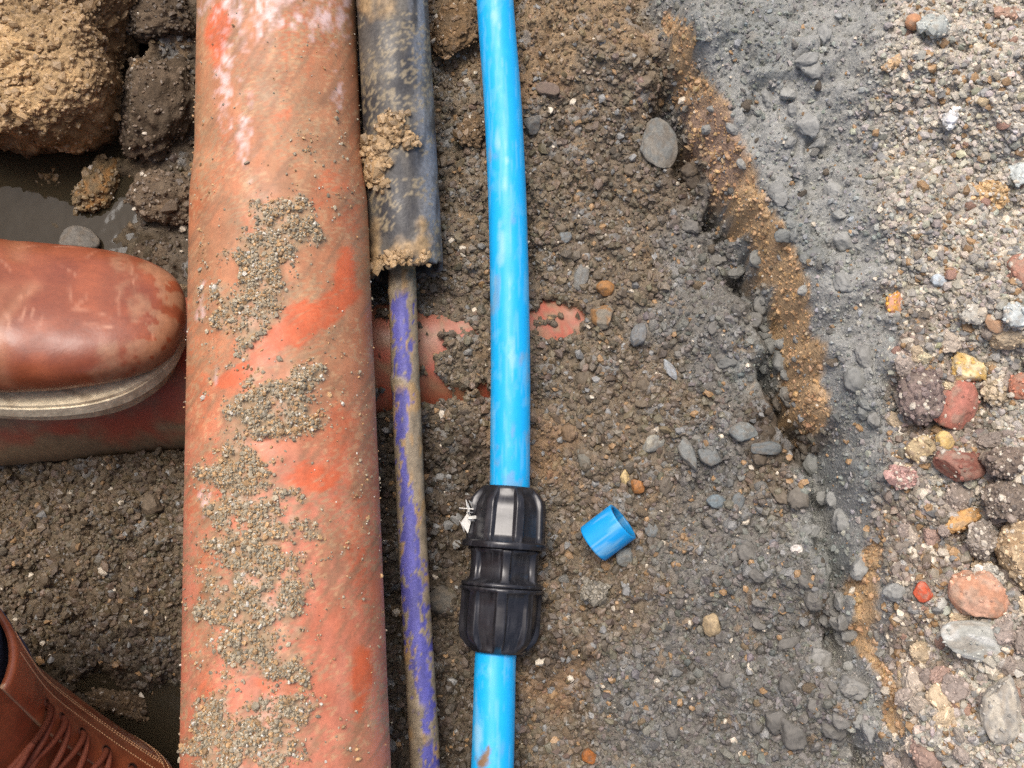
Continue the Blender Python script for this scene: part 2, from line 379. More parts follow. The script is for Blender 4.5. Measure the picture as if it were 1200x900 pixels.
# odd mineral tints from crumb to crumb
tint = np.where((v1 > .86)[..., None], srgb((134, 136, 134)), np.where(((v1 > .80) & (v1 < .86))[..., None], srgb((140, 116, 86)), RGB))
tw = (0.5 * (v1 > .80) * (d1 > 0.3) * (1 - clayw) * (1 - cmask))[..., None]
RGB = RGB * (1 - tw) + tint * tw

# soil over the buried cross pipe on the right of the main pipe: some patches lie bare
qx = (XX - CR_A[0]) * CR_DIR[0] + (YY - CR_A[1]) * CR_DIR[1]
qn = (XX - CR_A[0]) * CR_N[0] + (YY - CR_A[1]) * CR_N[1]
cyl = CR_A[2] + np.sqrt(np.clip(R_MAIN ** 2 - qn ** 2, 0, None))
nz = (fbm2(CPX / 16, CPY / 16, 4, 2) - .5) * 60
bare = np.zeros(XX.shape)
for bx, by, rx, ry in ((508,446,84,74),(452,440,36,84),(650,376,40,22)):
    bare = np.maximum(bare, 1 - np.hypot((CPX - bx + nz * .35) / rx, (CPY - by + nz * .35) / ry))
bare = np.minimum(bare, np.clip((np.hypot((CPX - 552 + nz * .5) / 44, (CPY - 424 + nz * .5) / 30) - 1) * 1.5, -1, 1))
bare = np.minimum(bare, .8 - .95 * (fbm2(CPX / 9, CPY / 9, 3, 7) > .60))
bare = np.clip(bare * 3, 0, 1) * (cyl > -0.022)
on = (np.abs(qn) < R_MAIN * 0.97) & (CPX > 425) & (CPX < 740)
edge = sstep(R_MAIN * .97, R_MAIN * .75, np.abs(qn)) * sstep(740, 690, CPX)
cover = cyl + 0.0005 + 0.0022 * rel * 0.8 + 0.002 * smooth_lump
H = np.where(on, H * (1 - edge) + np.maximum(H, cover) * edge, H)
H = np.where(on & (bare > 0.12), np.minimum(H, cyl - 0.006 * bare), H)
# left of the main pipe the soil only banks up against the cross pipe
onl = (np.abs(qn) < R_MAIN * 1.02) & (CPX <= 425)
H = np.where(onl, np.minimum(H, CR_A[2] - 0.012), H)
# keep clear below the main pipe
mdir = (MAIN_B - MAIN_A) / np.linalg.norm(MAIN_B - MAIN_A)
ms = (YY - MAIN_A[1]) / mdir[1]; mxx = MAIN_A[0] + ms * mdir[0]; mzz = MAIN_A[2] + ms * mdir[2]
mo = np.abs(XX - mxx); under = mo < R_MAIN
H = np.where(under, np.minimum(H, mzz - np.sqrt(np.clip(R_MAIN ** 2 - mo ** 2, 0, None)) - 0.002), H)

NX, NY = len(GX), len(GY)
g_me = mesh('ground', np.stack([XX, YY, H], -1).reshape(-1, 3), grid_faces(NX, NY)[:, ::-1].copy() if False else grid_faces(NX, NY), RGB.reshape(-1, 3))
ground = obj('ground', g_me, M_SOIL, kind='structure')

IX0 = int(np.argmin(np.abs(GX + 0.47))); IY0 = int(np.argmin(np.abs(GY + 0.31)))
def hgt(x, y):
    fx = np.clip((x + 0.47) / STEP + IX0, 0, NX - 2); fy = np.clip((y + 0.31) / STEP + IY0, 0, NY - 2)
    i = fx.astype(int); j = fy.astype(int); a = fx - i; c = fy - j
    return H[i, j] * (1 - a) * (1 - c) + H[i + 1, j] * a * (1 - c) + H[i, j + 1] * (1 - a) * c + H[i + 1, j + 1] * a * c

def on_ground(px, py):
    px = np.atleast_1d(np.asarray(px, float)); py = np.atleast_1d(np.asarray(py, float)); z = np.zeros(px.shape)
    for _ in range(14):
        p = P(px, py, z); z = 0.5 * z + 0.5 * hgt(p[:, 0], p[:, 1])
    p = P(px, py, z); p[:, 2] = hgt(p[:, 0], p[:, 1])
    return p

# water standing in the low left side
wx0, wx1, wy0, wy1 = -0.62, -0.13, -0.40, 0.34
nw = 40
wg = np.stack(np.meshgrid(np.linspace(wx0, wx1, nw), np.linspace(wy0, wy1, nw), indexing='ij'), -1).reshape(-1, 2)
water = obj('water', mesh('water', np.c_[wg, np.full(len(wg), WATER_Z)], grid_faces(nw, nw)), M_WATER, kind='structure')

# ------------------------------------------------------------------ crumbs and gravel too small to pick apart
t_ = (1 + 5 ** .5) / 2
ICO_V = np.array([(-1,t_,0),(1,t_,0),(-1,-t_,0),(1,-t_,0),(0,-1,t_),(0,1,t_),(0,-1,-t_),(0,1,-t_),(t_,0,-1),(t_,0,1),(-t_,0,-1),(-t_,0,1)], float) / math.hypot(1, t_)
ICO_F = np.array([(0,11,5),(0,5,1),(0,1,7),(0,7,10),(0,10,11),(1,5,9),(5,11,4),(11,10,2),(10,7,6),(7,1,8),(3,9,4),(3,4,2),(3,2,6),(3,6,8),(3,8,9),(4,9,5),(2,4,11),(6,2,10),(8,6,7),(9,8,1)])

CUB_V = np.array([(-1,-1,-1),(1,-1,-1),(1,1,-1),(-1,1,-1),(-1,-1,1),(1,-1,1),(1,1,1),(-1,1,1)], float) * .62
CUB_F = np.array([(0,2,1),(0,3,2),(4,5,6),(4,6,7),(0,1,5),(0,5,4),(1,2,6),(1,6,5),(2,3,7),(2,7,6),(3,0,4),(3,4,7)])

def crumb_set(C, R, colr, flat, r, BV, BF, jit):
    n = len(C); nb = len(BV)
    V = BV[None] * (1 - jit + 2 * jit * r.random((n, nb, 1))) + (0.35 * jit * r.normal(size=(n, nb, 3)))
    V = V * (0.65 + 0.7 * r.random((n, 1, 3)))
    q = r.normal(size=(n, 4)); q /= np.linalg.norm(q, axis=1)[:, None]
    a, b_, c, d = q.T
    Rm = np.stack([np.stack([1-2*(c*c+d*d), 2*(b_*c-a*d), 2*(b_*d+a*c)], -1), np.stack([2*(b_*c+a*d), 1-2*(b_*b_+d*d), 2*(c*d-a*b_)], -1), np.stack([2*(b_*d-a*c), 2*(c*d+a*b_), 1-2*(b_*b_+c*c)], -1)], 1)
    V = np.einsum('nij,nkj->nki', Rm, V); V[..., 2] *= flat
    V = V * R[:, None, None] + C[:, None, :]
    return V.reshape(-1, 3), (BF[None] + (np.arange(n) * nb)[:, None, None]).reshape(-1, 3), np.repeat(colr, nb, axis=0)

def crumbs(name, C, R, colr, parent=None, kind='stuff', flat=0.75, seed=0, mat=None):
    r = np.random.default_rng(seed); big = R > np.median(R) * 1.12
    v1_, f1_, c1_ = crumb_set(C[big], R[big], colr[big], flat, r, ICO_V, ICO_F, .28)
    v2_, f2_, c2_ = crumb_set(C[~big], R[~big], colr[~big], flat, r, CUB_V, CUB_F, .25)
    return obj(name, mesh(name, np.vstack([v1_, v2_]), np.vstack([f1_, f2_ + len(v1_)]), np.vstack([c1_, c2_]), smooth=False), mat or M_CRUMB, parent, kind)

def vary(base, r, n, grey=.12, tan=.06, white=.025):
    c = base * (0.62 + 0.75 * r.random((n, 1))) * (1 + 0.10 * r.normal(size=(n, 3)) * np.array([.5, .2, .6]))
    k = r.random(n)
    c = np.where((k < grey)[:, None], srgb((134, 133, 128)) * (0.6 + .6 * r.random((n, 1))), c)
    c = np.where(((k >= grey) & (k < grey + tan))[:, None], srgb((156, 126, 90)) * (0.6 + .6 * r.random((n, 1))), c)
    c = np.where((k > 1 - white)[:, None], srgb((214, 202, 180)) * (0.75 + .3 * r.random((n, 1))), c)
    return np.clip(c, 0.01, 0.85)

def scatter(x0, x1, y0, y1, n, seed):
    r = np.random.default_rng(seed)
    px = r.uniform(x0, x1, n); py = r.uniform(y0, y1, n)
    s = soil(px, py)
    keep = r.random(n) < s[:, 4] / 1.7
    px, py, s = px[keep], py[keep], s[keep]
    p = on_ground(px, py); n = len(p)
    qn_ = (p[:, 0] - CR_A[0]) * CR_N[0] + (p[:, 1] - CR_A[1]) * CR_N[1]
    onpipe = (np.abs(qn_) < R_MAIN) & (px < 740) & (p[:, 2] < CR_A[2] + np.sqrt(np.clip(R_MAIN ** 2 - qn_ ** 2, 0, None)) + 0.0005)
    mxx_ = np.abs(p[:, 0] - (MAIN_A[0] + (p[:, 1] - MAIN_A[1]) / mdir[1] * mdir[0]))
    ok = ~onpipe & (mxx_ > 0.042) & (p[:, 2] > WATER_Z - 0.004)
    p, s = p[ok], s[ok]; n = len(p)
    R = s[:, 5] / 2000.0 * np.clip(np.exp(r.normal(0, .42, n)), .45, 2.6)
    p[:, 2] += R * 0.25
    gi = np.clip(np.round((p[:, 0] + 0.47) / STEP).astype(int) + IX0, 0, NX - 1); gj = np.clip(np.round((p[:, 1] + 0.31) / STEP).astype(int) + IY0, 0, NY - 1)
    oc_w = ochre[gi, gj][:, None]
    return p, R, s[:, :3] * (1 - oc_w) + srgb((168, 136, 98)) * oc_w, r
p, R, base, r = scatter(-60, 225, 525, 940, 17000, 11)
crumbs('soil_crumbs', p, R, vary(base, r, len(p), .02, .025, .006), seed=1)
p, R, base, r = scatter(-120, 230, -80, 340, 5000, 12)
crumbs('soil_crumbs', p, R, vary(base, r, len(p), .05, .05, .01), seed=2)
p, R, base, r = scatter(425, 1040, -40, 940, 74000, 13)
crumbs('soil_crumbs', p, R, vary(base, r, len(p), .06, .035, .010), seed=3)
p, R, base, r = scatter(1036, 1260, -40, 940, 23000, 14)
crumbs('gravel', p, R * 1.05, vary(base * 1.08, r, len(p), .10, .09, .09), seed=4)
# ------------------------------------------------------------------ pipes
def frames(pts):
    T = np.gradient(pts, axis=0); T /= np.linalg.norm(T, axis=1)[:, None]
    N = np.array([0, 0, 1.0])[None] - T[:, 2:3] * T; N /= np.linalg.norm(N, axis=1)[:, None]
    B = np.cross(T, N)
    return T, N, B

def tube_pts(pts, rad, nv):
    """ring vertices: theta 0 is the top; rad (n,) or (n,nv)"""
    T, N, B = frames(pts); th = np.linspace(0, 2 * np.pi, nv, endpoint=False)
    rad = np.asarray(rad, float)
    if rad.ndim == 1: rad = rad[:, None] * np.ones(nv)
    dirs = N[:, None] * np.cos(th)[None, :, None] + B[:, None] * np.sin(th)[None, :, None]
    return pts[:, None] + dirs * rad[..., None], dirs

def tube(name, pts, rad, nv, colfn, mat, parent=None, wall=None, caps=False, smooth=True):
    V, dirs = tube_pts(pts, rad, nv); n = len(pts)
    Fq = grid_faces(n, nv, True); VV = V.reshape(-1, 3)
    col = colfn(V, dirs).reshape(-1, 3) if callable(colfn) else np.tile(np.asarray(colfn, float), (len(VV), 1))
    fl = [Fq]
    if wall:                                     # hollow: inner skin and annular ends
        rad = np.asarray(rad, float); ri = rad - wall
        Vi, _ = tube_pts(pts, ri, nv); k = len(VV)
        VV = np.vstack([VV, Vi.reshape(-1, 3)]); col = np.vstack([col, col * 0.6])
        fl.append(Fq[:, ::-1] + k)
        j = np.arange(nv); j2 = (j + 1) % nv
        fl.append(np.stack([j, j + k, j2 + k, j2], -1))
        o = (n - 1) * nv
        fl.append(np.stack([o + j, o + j2, o + j2 + k, o + j + k], -1))
    elif caps:
        k = len(VV); VV = np.vstack([VV, pts[:1], pts[-1:]]); col = np.vstack([col, col[:1], col[-1:]])
        j = np.arange(nv); j2 = (j + 1) % nv; o = (n - 1) * nv
        fl.append(np.stack([j2, j, np.full(nv, k)], -1)); fl.append(np.stack([o + j, o + j2, np.full(nv, k + 1)], -1))
    return obj(name, mesh(name, VV, fl, col, smooth), mat, parent)

def blobs(px, py, L, edge=2.2, nscale=26, namp=.9, s=0):
    """soft union of noisy ellipses given in photo pixels (x, y, rx, ry, tilt degrees)"""
    out = np.zeros(px.shape)
    nz = (fbm2(px / nscale, py / nscale, 4, s) - .5) * namp * 2
    for x, y, rx, ry, a in L:
        c, s_ = math.cos(math.radians(a)), math.sin(math.radians(a))
        u = ((px - x) * c + (py - y) * s_) / rx; v = (-(px - x) * s_ + (py - y) * c) / ry
        out = np.maximum(out, np.clip((1 - np.hypot(u, v) + nz) * edge, 0, 1))
    return out

def mix(a, b_, f): return a * (1 - f[..., None]) + b_ * f[..., None]

def far(pts, end, L_=1.0):
    """let a pipe run on straight beyond the dug stretch"""
    a, b_ = (pts[0], pts[1]) if end == 0 else (pts[-1], pts[-2])
    d = a - b_; d[2] *= .2; d = d / np.linalg.norm(d); e = a + d[None] * np.linspace(0, L_, 12)[1:, None]
    return np.vstack([e[::-1], pts]) if end == 0 else np.vstack([pts, e])

# ---- main drain pipe
MUD = [(300,330,42,75,25),(340,270,40,45,0),(290,400,25,40,0),(345,455,52,30,-30),(300,480,50,35,0),(275,560,40,60,0),(300,640,48,70,0),(290,730,55,80,0),(300,860,72,60,0),(330,800,40,30,0),(345,690,22,30,0),(365,625,12,16,0),(330,500,60,20,-20)]
MUD_THIN = [(310,95,30,16,0),(365,110,22,26,0),(360,160,30,26,0),(395,165,14,30,0),(340,220,60,30,0),(400,230,20,40,0),(280,260,40,50,0),(380,420,30,50,0),(240,300,12,120,0),(240,650,14,200,0),(390,640,30,60,0),(390,700,20,30,0),(415,870,25,30,0),(380,480,40,60,0),(240,150,16,40,0),(420,560,16,120,0)]
CLEAN = [(350,382,95,26,-33),(280,438,40,12,-35),(404,325,18,46,8),(424,795,16,46,3),(256,34,17,48,4),(330,805,38,13,12),(365,560,40,22,0)]
FAINT = [(330,135,22,12,0),(410,255,16,30,0),(290,258,12,26,0),(420,640,16,90,0),(395,590,12,10,0),(385,215,24,24,0),(400,520,26,60,0),(370,240,16,14,0),(240,470,10,50,0),(238,680,8,60,0),(238,830,10,70,0)]
SCUFF_GLARE = [(300,12,75,22,0),(385,20,40,26,0),(264,100,14,60,-6),(283,150,14,44,-10),(398,110,8,22,0),(236,358,5,26,5),(240,592,6,22,0),(252,440,4,12,0),(300,40,34,12,-10),(330,22,60,16,0)]  # pale scuffs at the top; narrow left-edge streaks are glare painted as colour
n_in = 560
tpar = np.concatenate([np.linspace(-3.0, -.12, 24)[:-1], np.linspace(-.12, 1.12, n_in), np.linspace(1.12, 3.0, 24)[1:]])
mpts = MAIN_A[None] + tpar[:, None] * (MAIN_B - MAIN_A)[None]
nvm = 176
_, mpy = proj(mpts)
rprof = R_MAIN * (0.955 + 0.045 * sstep(175, 245, np.where(np.abs(tpar - .5) < .75, mpy, np.where(tpar < 0, 0, 900))))
V0, D0 = tube_pts(mpts, rprof, nvm)
mpx, mpy2 = proj(V0); topside = D0[..., 2] > -0.15
inside = np.abs(tpar - .5)[:, None] < .64
mudf = np.where(topside, blobs(mpx, mpy2, MUD, 1.3, 20, 1.0, 1), 0) * inside
mud = mudf * sstep(.28, .5, fbm2(mpx / 9, mpy2 / 9, 3, 3))
thin = np.where(topside, blobs(mpx, mpy2, MUD_THIN, 1.0, 15, .9, 2), 0) * inside
clean = np.where(topside, np.maximum(blobs(mpx, mpy2, CLEAN, 3.0, 16, .38, 3), .55 * blobs(mpx, mpy2, FAINT, 1.6, 14, .7, 3)), 0) * inside
white = np.where(topside, blobs(mpx, mpy2, SCUFF_GLARE, 1.1, 8, 1.5, 4) * sstep(.3, .62, fbm2(mpx / 4, mpy2 / 11, 3, 5)), 0) * inside
scr_ = fbm2((mpx * .84 - mpy2 * .55) / 26, (mpx * .55 + mpy2 * .84) / 3.2, 4, 6)
clean = clean * (0.35 + .65 * sstep(.34, .52, scr_ + .25 * (clean - .5)))
mud = mud * (1 - clean * .85); mudf = mudf * (1 - clean * .85)
gr = fbm2(mpx / 5, mpy2 / 5, 3, 5)
rad = rprof[:, None] + 0.0022 * mud * (0.3 + 1.3 * gr) + 0.0004 * thin * gr + 0.0005 * (fbm2(mpx / 60, mpy2 / 60, 3, 6) - .5)
def main_col(V, D):
    film = np.clip(0.72 + 1.1 * (fbm2(mpx / 38, mpy2 / 70, 4, 6) - .42), 0.05, .85)
    streak = fbm2(mpx / 5, mpy2 / 120, 3, 2)
    c = np.ones(V.shape) * srgb((194, 98, 58))
    low = sstep(380, 620, mpy2)
    fc_ = mix(srgb((182, 134, 98)) + 0 * c, srgb((202, 132, 106)) + 0 * c, low)
    c = mix(c, fc_, np.clip(film * (0.65 + .55 * streak), 0, .9))
    c = mix(c, srgb((160, 118, 86)) + 0 * c, np.clip(thin * (0.35 + .8 * gr), 0, .85))
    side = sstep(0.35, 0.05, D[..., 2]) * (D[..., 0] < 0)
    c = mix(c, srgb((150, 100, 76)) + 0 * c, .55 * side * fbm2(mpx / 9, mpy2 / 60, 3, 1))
    c = mix(c, srgb((208, 100, 60)) * (0.88 + .25 * streak[..., None]) + 0 * c, clean * .88)
    speck = (fbm2(mpx / 3.2, mpy2 / 3.2, 2, 3) > .63) & (fbm2(mpx / 30, mpy2 / 30, 3, 0) > .45)
    c = mix(c, srgb((196, 158, 118)) + 0 * c, speck * .6 * (1 - .8 * clean))
    sp2 = (fbm2(mpx / 2.4, mpy2 / 2.4, 2, 5) > .54) * sstep(.38, .6, fbm2(mpx / 44, mpy2 / 44, 3, 1)) * (1 - .9 * clean)
    c = mix(c, srgb((164, 140, 108)) + 0 * c, sp2 * .6)
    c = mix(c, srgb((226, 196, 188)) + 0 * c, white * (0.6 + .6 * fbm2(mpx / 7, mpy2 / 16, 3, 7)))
    greyish = srgb((156, 142, 116)) * (0.65 + .7 * gr[..., None])
    smear = sstep(.55, .7, fbm2((mpx + mpy2 * .6) / 6, (mpy2 - mpx * .6) / 55, 4, 1)) * (1 - .7 * clean)
    c = mix(c, srgb((150, 112, 84)) + 0 * c, smear * .62)
    tanp = blobs(mpx, mpy2, [(300,545,40,26,0),(265,520,20,16,0),(345,500,40,18,0),(320,530,30,20,0)], 1.5, 20, .6, 6)
    greyish = mix(greyish, srgb((176, 136, 88)) * (0.7 + .6 * gr[..., None]), tanp * .7)
    c = c * (0.72 + .44 * fbm2(mpx / 13, mpy2 / 17, 4, 2))[..., None]
    c = mix(c, srgb((152, 128, 98)) * (0.72 + .55 * gr[..., None]), np.clip(mudf * 1.6, 0, 1) * (.6 + .4 * sstep(.35, .6, fbm2(mpx / 6, mpy2 / 12, 3, 4))))
    return mix(c, greyish, np.clip(mud * 1.2, 0, .95))
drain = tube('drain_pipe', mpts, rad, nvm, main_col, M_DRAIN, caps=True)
tag(drain, 'thick terracotta orange plastic drain pipe caked with grey mud, running top to bottom', 'drain pipe')
r = np.random.default_rng(21)
halo = np.where(topside, blobs(mpx, mpy2, MUD, 1.2, 14, 1.3, 1), 0) * inside * (1 - clean)
prob = (np.clip(mud * 1.2, 0, 1) ** 1.2 + .09 * halo + 0.06 * thin * (fbm2(mpx / 14, mpy2 / 14, 2, 4) > .52) + .0025 * topside * inside)
prob = prob.ravel() / prob.sum(); idx = r.choice(prob.size, 17000, p=prob)
Vr, _ = tube_pts(mpts, rad, nvm)
C = Vr.reshape(-1, 3)[idx] + D0.reshape(-1, 3)[idx] * 0.0002 + r.normal(0, .0004, (17000, 3))
R = 0.00050 * np.clip(np.exp(r.normal(0, .45, 17000)), .5, 3.2)
cb = np.where((r.random(17000) < .34)[:, None], srgb((176, 142, 100)), srgb((160, 148, 124))) * (0.55 + .8 * r.random((17000, 1)))
pk = np.where((r.random(17000) < .05)[:, None], srgb((205, 198, 182)), cb)
crumbs('mud_crust', C, R, pk, parent=drain, seed=9, flat=.9)

# ---- cross pipe under it
ca = CR_A - CR_DIR * 0.28; cb_ = CR_A + CR_DIR * 0.47
cpts = np.linspace(0, 1, 300)[:, None] * (cb_ - ca)[None] + ca[None]
def cross_col(V, D):
    x, y = proj(V)
    c = np.ones(V.shape) * srgb((166, 84, 62))
    pink = .7 * blobs(x, y, [(505,410,22,34,0)], 2, 14, .5, 1)
    c = mix(c, srgb((186, 108, 98)) + 0 * c, pink)
    dirt = np.clip(2.4 * (fbm2(x / 26, y / 14, 4, 2) - .36), 0, 1) * np.where(x < 240, 1, .7)
    fine = sstep(.46, .62, fbm2(x / 5, y / 5, 3, 5)) * .55
    dirt = np.maximum(dirt, np.where(x > 240, fine * (.4 + sstep(.4, .6, fbm2(x / 30, y / 30, 3, 6))), 0))
    dirt = np.maximum(dirt, np.where(x < 240, sstep(495, 525, y + (fbm2(x / 20, y / 20, 3, 1) - .5) * 40), 0))
    dirt *= 1 - .9 * blobs(x, y, [(140,497,60,16,-8),(200,475,40,18,-20),(80,505,30,7,0)], 2, 14, .5, 3)
    g = fbm2(x / 4, y / 4, 3, 4)
    return mix(c, srgb((138, 116, 88)) * (0.6 + .75 * g[..., None]), dirt)
cross = tube('drain_pipe', cpts, np.full(300, R_MAIN), 96, cross_col, M_DRAIN, caps=True)
tag(cross, 'half-buried reddish drain pipe crossing under the thick one, beneath the boot', 'drain pipe')

# ---- black duct and the thin pipe coming out of it
duct_px = [(456,-260,.63),(458,-60,.625),(460,0,.62),(468,150,.613),(477,318,.603)]
dp = catmull([PD(*q) for q in duct_px], 249)
dp = far(dp, 0)
nvd = 96
th = np.linspace(0, 2 * np.pi, nvd, endpoint=False)
drad = np.full((260, nvd), 0.0238)
MUDD = [(462,150,22,20,20),(442,190,18,38,0),(480,165,10,14,0),(430,8,14,20,0),(455,8,22,16,0),(470,300,32,20,0),(495,285,12,30,0),(440,300,12,40,0)]
def duct_col(V, D):
    x, y = proj(V)
    c = np.ones(V.shape) * srgb((54, 54, 55)); f = np.clip(1.6 * (fbm2(x / 18, y / 45, 4, 3) - .36), 0, .8)
    c = mix(c, srgb((122, 116, 104)) + 0 * c, f)
    sheen = sstep(.35, .8, D[..., 0]) * sstep(.30, .65, fbm2(x / 7, y / 40, 3, 5))  # bluish highlight along the right side, painted into the duct colour
    c = mix(c, srgb((156, 162, 170)) + 0 * c, sheen * .45)
    m = blobs(x, y, MUDD, 1.6, 14, .8, 5) * (D[..., 2] > 0)
    sp = (fbm2(x / 3, y / 3, 2, 6) > .60) & (fbm2(x / 22, y / 22, 3, 1) > .47)
    c = mix(c, srgb((150, 136, 108)) + 0 * c, sp * .7)
    return mix(c, srgb((150, 126, 92)) * (0.6 + .8 * fbm2(x / 4, y / 4, 3, 0)[..., None]), m)
Vd, Dd = tube_pts(dp, drad, nvd); dx, dy = proj(Vd)
dm = blobs(dx, dy, MUDD, 1.6, 14, .8, 5) * (Dd[..., 2] > 0)
drad = drad + dm * 0.0025 * fbm2(dx / 7, dy / 7, 3, 2)
# ragged sawn end
rag = (fbm2(np.cos(th) * 3 + 5, np.sin(th) * 3 + 5, 3, 1) - .5) * .012 + 0.003 * np.sin(th)
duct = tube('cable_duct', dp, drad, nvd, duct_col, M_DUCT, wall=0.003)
me = duct.data; co = np.empty(len(me.vertices) * 3, np.float32); me.vertices.foreach_get('co', co); co = co.reshape(-1, 3)
n1 = 260 * nvd; Tend = (dp[-1] - dp[-2]) / np.linalg.norm(dp[-1] - dp[-2])
for base_ in (0, n1):
    for i in range(250, 260):
        co[base_ + i * nvd: base_ + (i + 1) * nvd] += (rag * ((i - 249) / 10))[:, None] * Tend
me.vertices.foreach_set('co', co.ravel()); me.update()
tag(duct, 'black plastic duct with a ragged open end, scuffed and muddy, beside the orange pipe', 'duct')
r = np.random.default_rng(31)
pr = (dm ** 2 * blobs(dx, dy, [(462,150,26,24,20),(442,190,24,44,0),(482,165,12,18,0),(470,310,40,16,0)], 3, 14, .3, 5)).ravel() + 1e-6 * (Dd[..., 2] > .2).ravel()
ii = r.choice(pr.size, 900, p=pr / pr.sum()); Vd2, _ = tube_pts(dp, drad, nvd)
C = Vd2.reshape(-1, 3)[ii] + r.normal(0, .0008, (900, 3)) + Dd.reshape(-1, 3)[ii] * .001
crumbs('mud_clump', C, .0014 * np.exp(r.normal(0, .4, 900)), srgb((158, 132, 96)) * (0.6 + .8 * r.random((900, 1))) * np.ones(3), parent=duct, seed=33)

sp_px = [(468,230,.612),(470,300,.608),(472,345,.603),(476,460,.594),(481,580,.583),(487,700,.572),(494,820,.562),(499,920,.556),(505,1150,.548)]
spt = catmull([PD(*q) for q in sp_px], 309)
spt = far(spt, 1)
Vs, Ds = tube_pts(spt, np.full(320, .0087), 48); sx, sy = proj(Vs)
axx = np.interp(sy, [q[1] for q in sp_px], [q[0] for q in sp_px])
off = sx - axx
cen = np.interp(sy, [330, 400, 470, 520, 600, 700, 800, 900], [-3, -2, -6, -9, -3, -3, 3, 6])
wid = np.interp(sy, [330, 345, 440, 450, 460, 500, 515, 560, 620, 660, 720, 790, 830, 850, 900], [0, 9, 8, 3, 8, 7, 3, 5, 8, 11, 11, 10, 8, 6, 8])
pur = sstep(1.25, .8, np.abs(off - cen) / (wid + .1) + (fbm2(sx / 4, sy / 14, 4, 2) - .5) * 2.4 + (fbm2(sx / 2, sy / 5, 2, 6) - .5) * 2.2)
dsp = blobs(sx, sy, [(468,450,14,12,0),(489,828,14,10,0),(496,868,14,10,0),(470,335,22,16,0)], 1.5, 8, .6, 2)
def serv_col(V, D):
    c = np.ones(V.shape) * srgb((140, 126, 104)) * (0.6 + .75 * fbm2(sx / 5, sy / 12, 4, 3)[..., None])
    c = mix(c, srgb((168, 134, 88)) + 0 * c, sstep(.55, .7, fbm2(sx / 9, sy / 30, 3, 5)) * .7)
    pc = srgb((84, 82, 146)) * (0.7 + .8 * fbm2(sx / 6, sy / 40, 3, 4)[..., None])
    return mix(c, pc, pur * (1 - dsp))
srad = .0087 + (1 - pur) * .0007 * fbm2(sx / 4, sy / 4, 3, 1) + .0022 * dsp * fbm2(sx / 5, sy / 5, 3, 3)
serv = tube('service_pipe', spt, srad, 48, serv_col, M_SERV, wall=.002)
tag(serv, 'thin mud-streaked purple-blue pipe emerging from the black duct', 'pipe')

# ---- blue water pipe, coupling, offcut
def blue_col(marks, seed):
    def f(V, D):
        x, y = proj(V); c = np.ones(V.shape) * srgb((24, 172, 236))
        m = blobs(x, y, marks, 1.4, 10, .6, seed) if marks else np.zeros(x.shape)
        sc_ = sstep(.56, .70, fbm2(x / 2.4, y / 50, 3, seed + 1)) * .22 + sstep(.62, .72, fbm2(x / 7, y / 16, 4, seed + 3)) * .15
        c = mix(c, srgb((150, 200, 220)) + 0 * c, np.clip(sc_ + m * .6, 0, .7))
        ds = sstep(.60, .74, fbm2(x / 9, y / 24, 4, seed + 2)) * sstep(.5, .62, n2(x / 40, y / 70, seed))
        return mix(c, srgb((150, 136, 112)) + 0 * c, ds * .35)
    return f
RB = .0126
up = catmull([PD(*q) for q in [(560,-420,.66),(572,-150,.637),(580,0,.628),(589,120,.618),(595,250,.606),(598,400,.592),(598,500,.585),(597,580,.581),(594,640,.578)]], 329)
up = far(up, 0)
blue1 = tube('water_pipe', up, np.full(340, RB), 64, blue_col([(581,18,6,20,0),(585,30,5,8,0),(592,215,6,16,0),(594,188,3,5,0),(583,165,4,20,0),(588,290,6,30,0),(600,420,5,26,0)], 2), M_BLUE, wall=.0023)
tag(blue1, 'long bright blue water pipe entering the top of the black coupling', 'water pipe')
lo = catmull([PD(*q) for q in [(588,700,.572),(581,765,.563),(579,830,.553),(577,900,.543),(570,1060,.52),(555,1300,.49)]], 209)
lo = far(lo, 1)
def lowcol(V, D):
    x, y = proj(V); c = blue_col([(560,860,5,30,0)], 4)(V, D)
    return mix(c, srgb((130, 104, 78)) + 0 * c, blobs(x, y, [(566,893,9,16,0),(572,880,3,8,0)], 2, 8, .6, 2))
blue2 = tube('water_pipe', lo, np.full(220, RB), 64, lowcol, M_BLUE, wall=.0023)
tag(blue2, 'short blue water pipe leaving the bottom of the black coupling', 'water pipe')

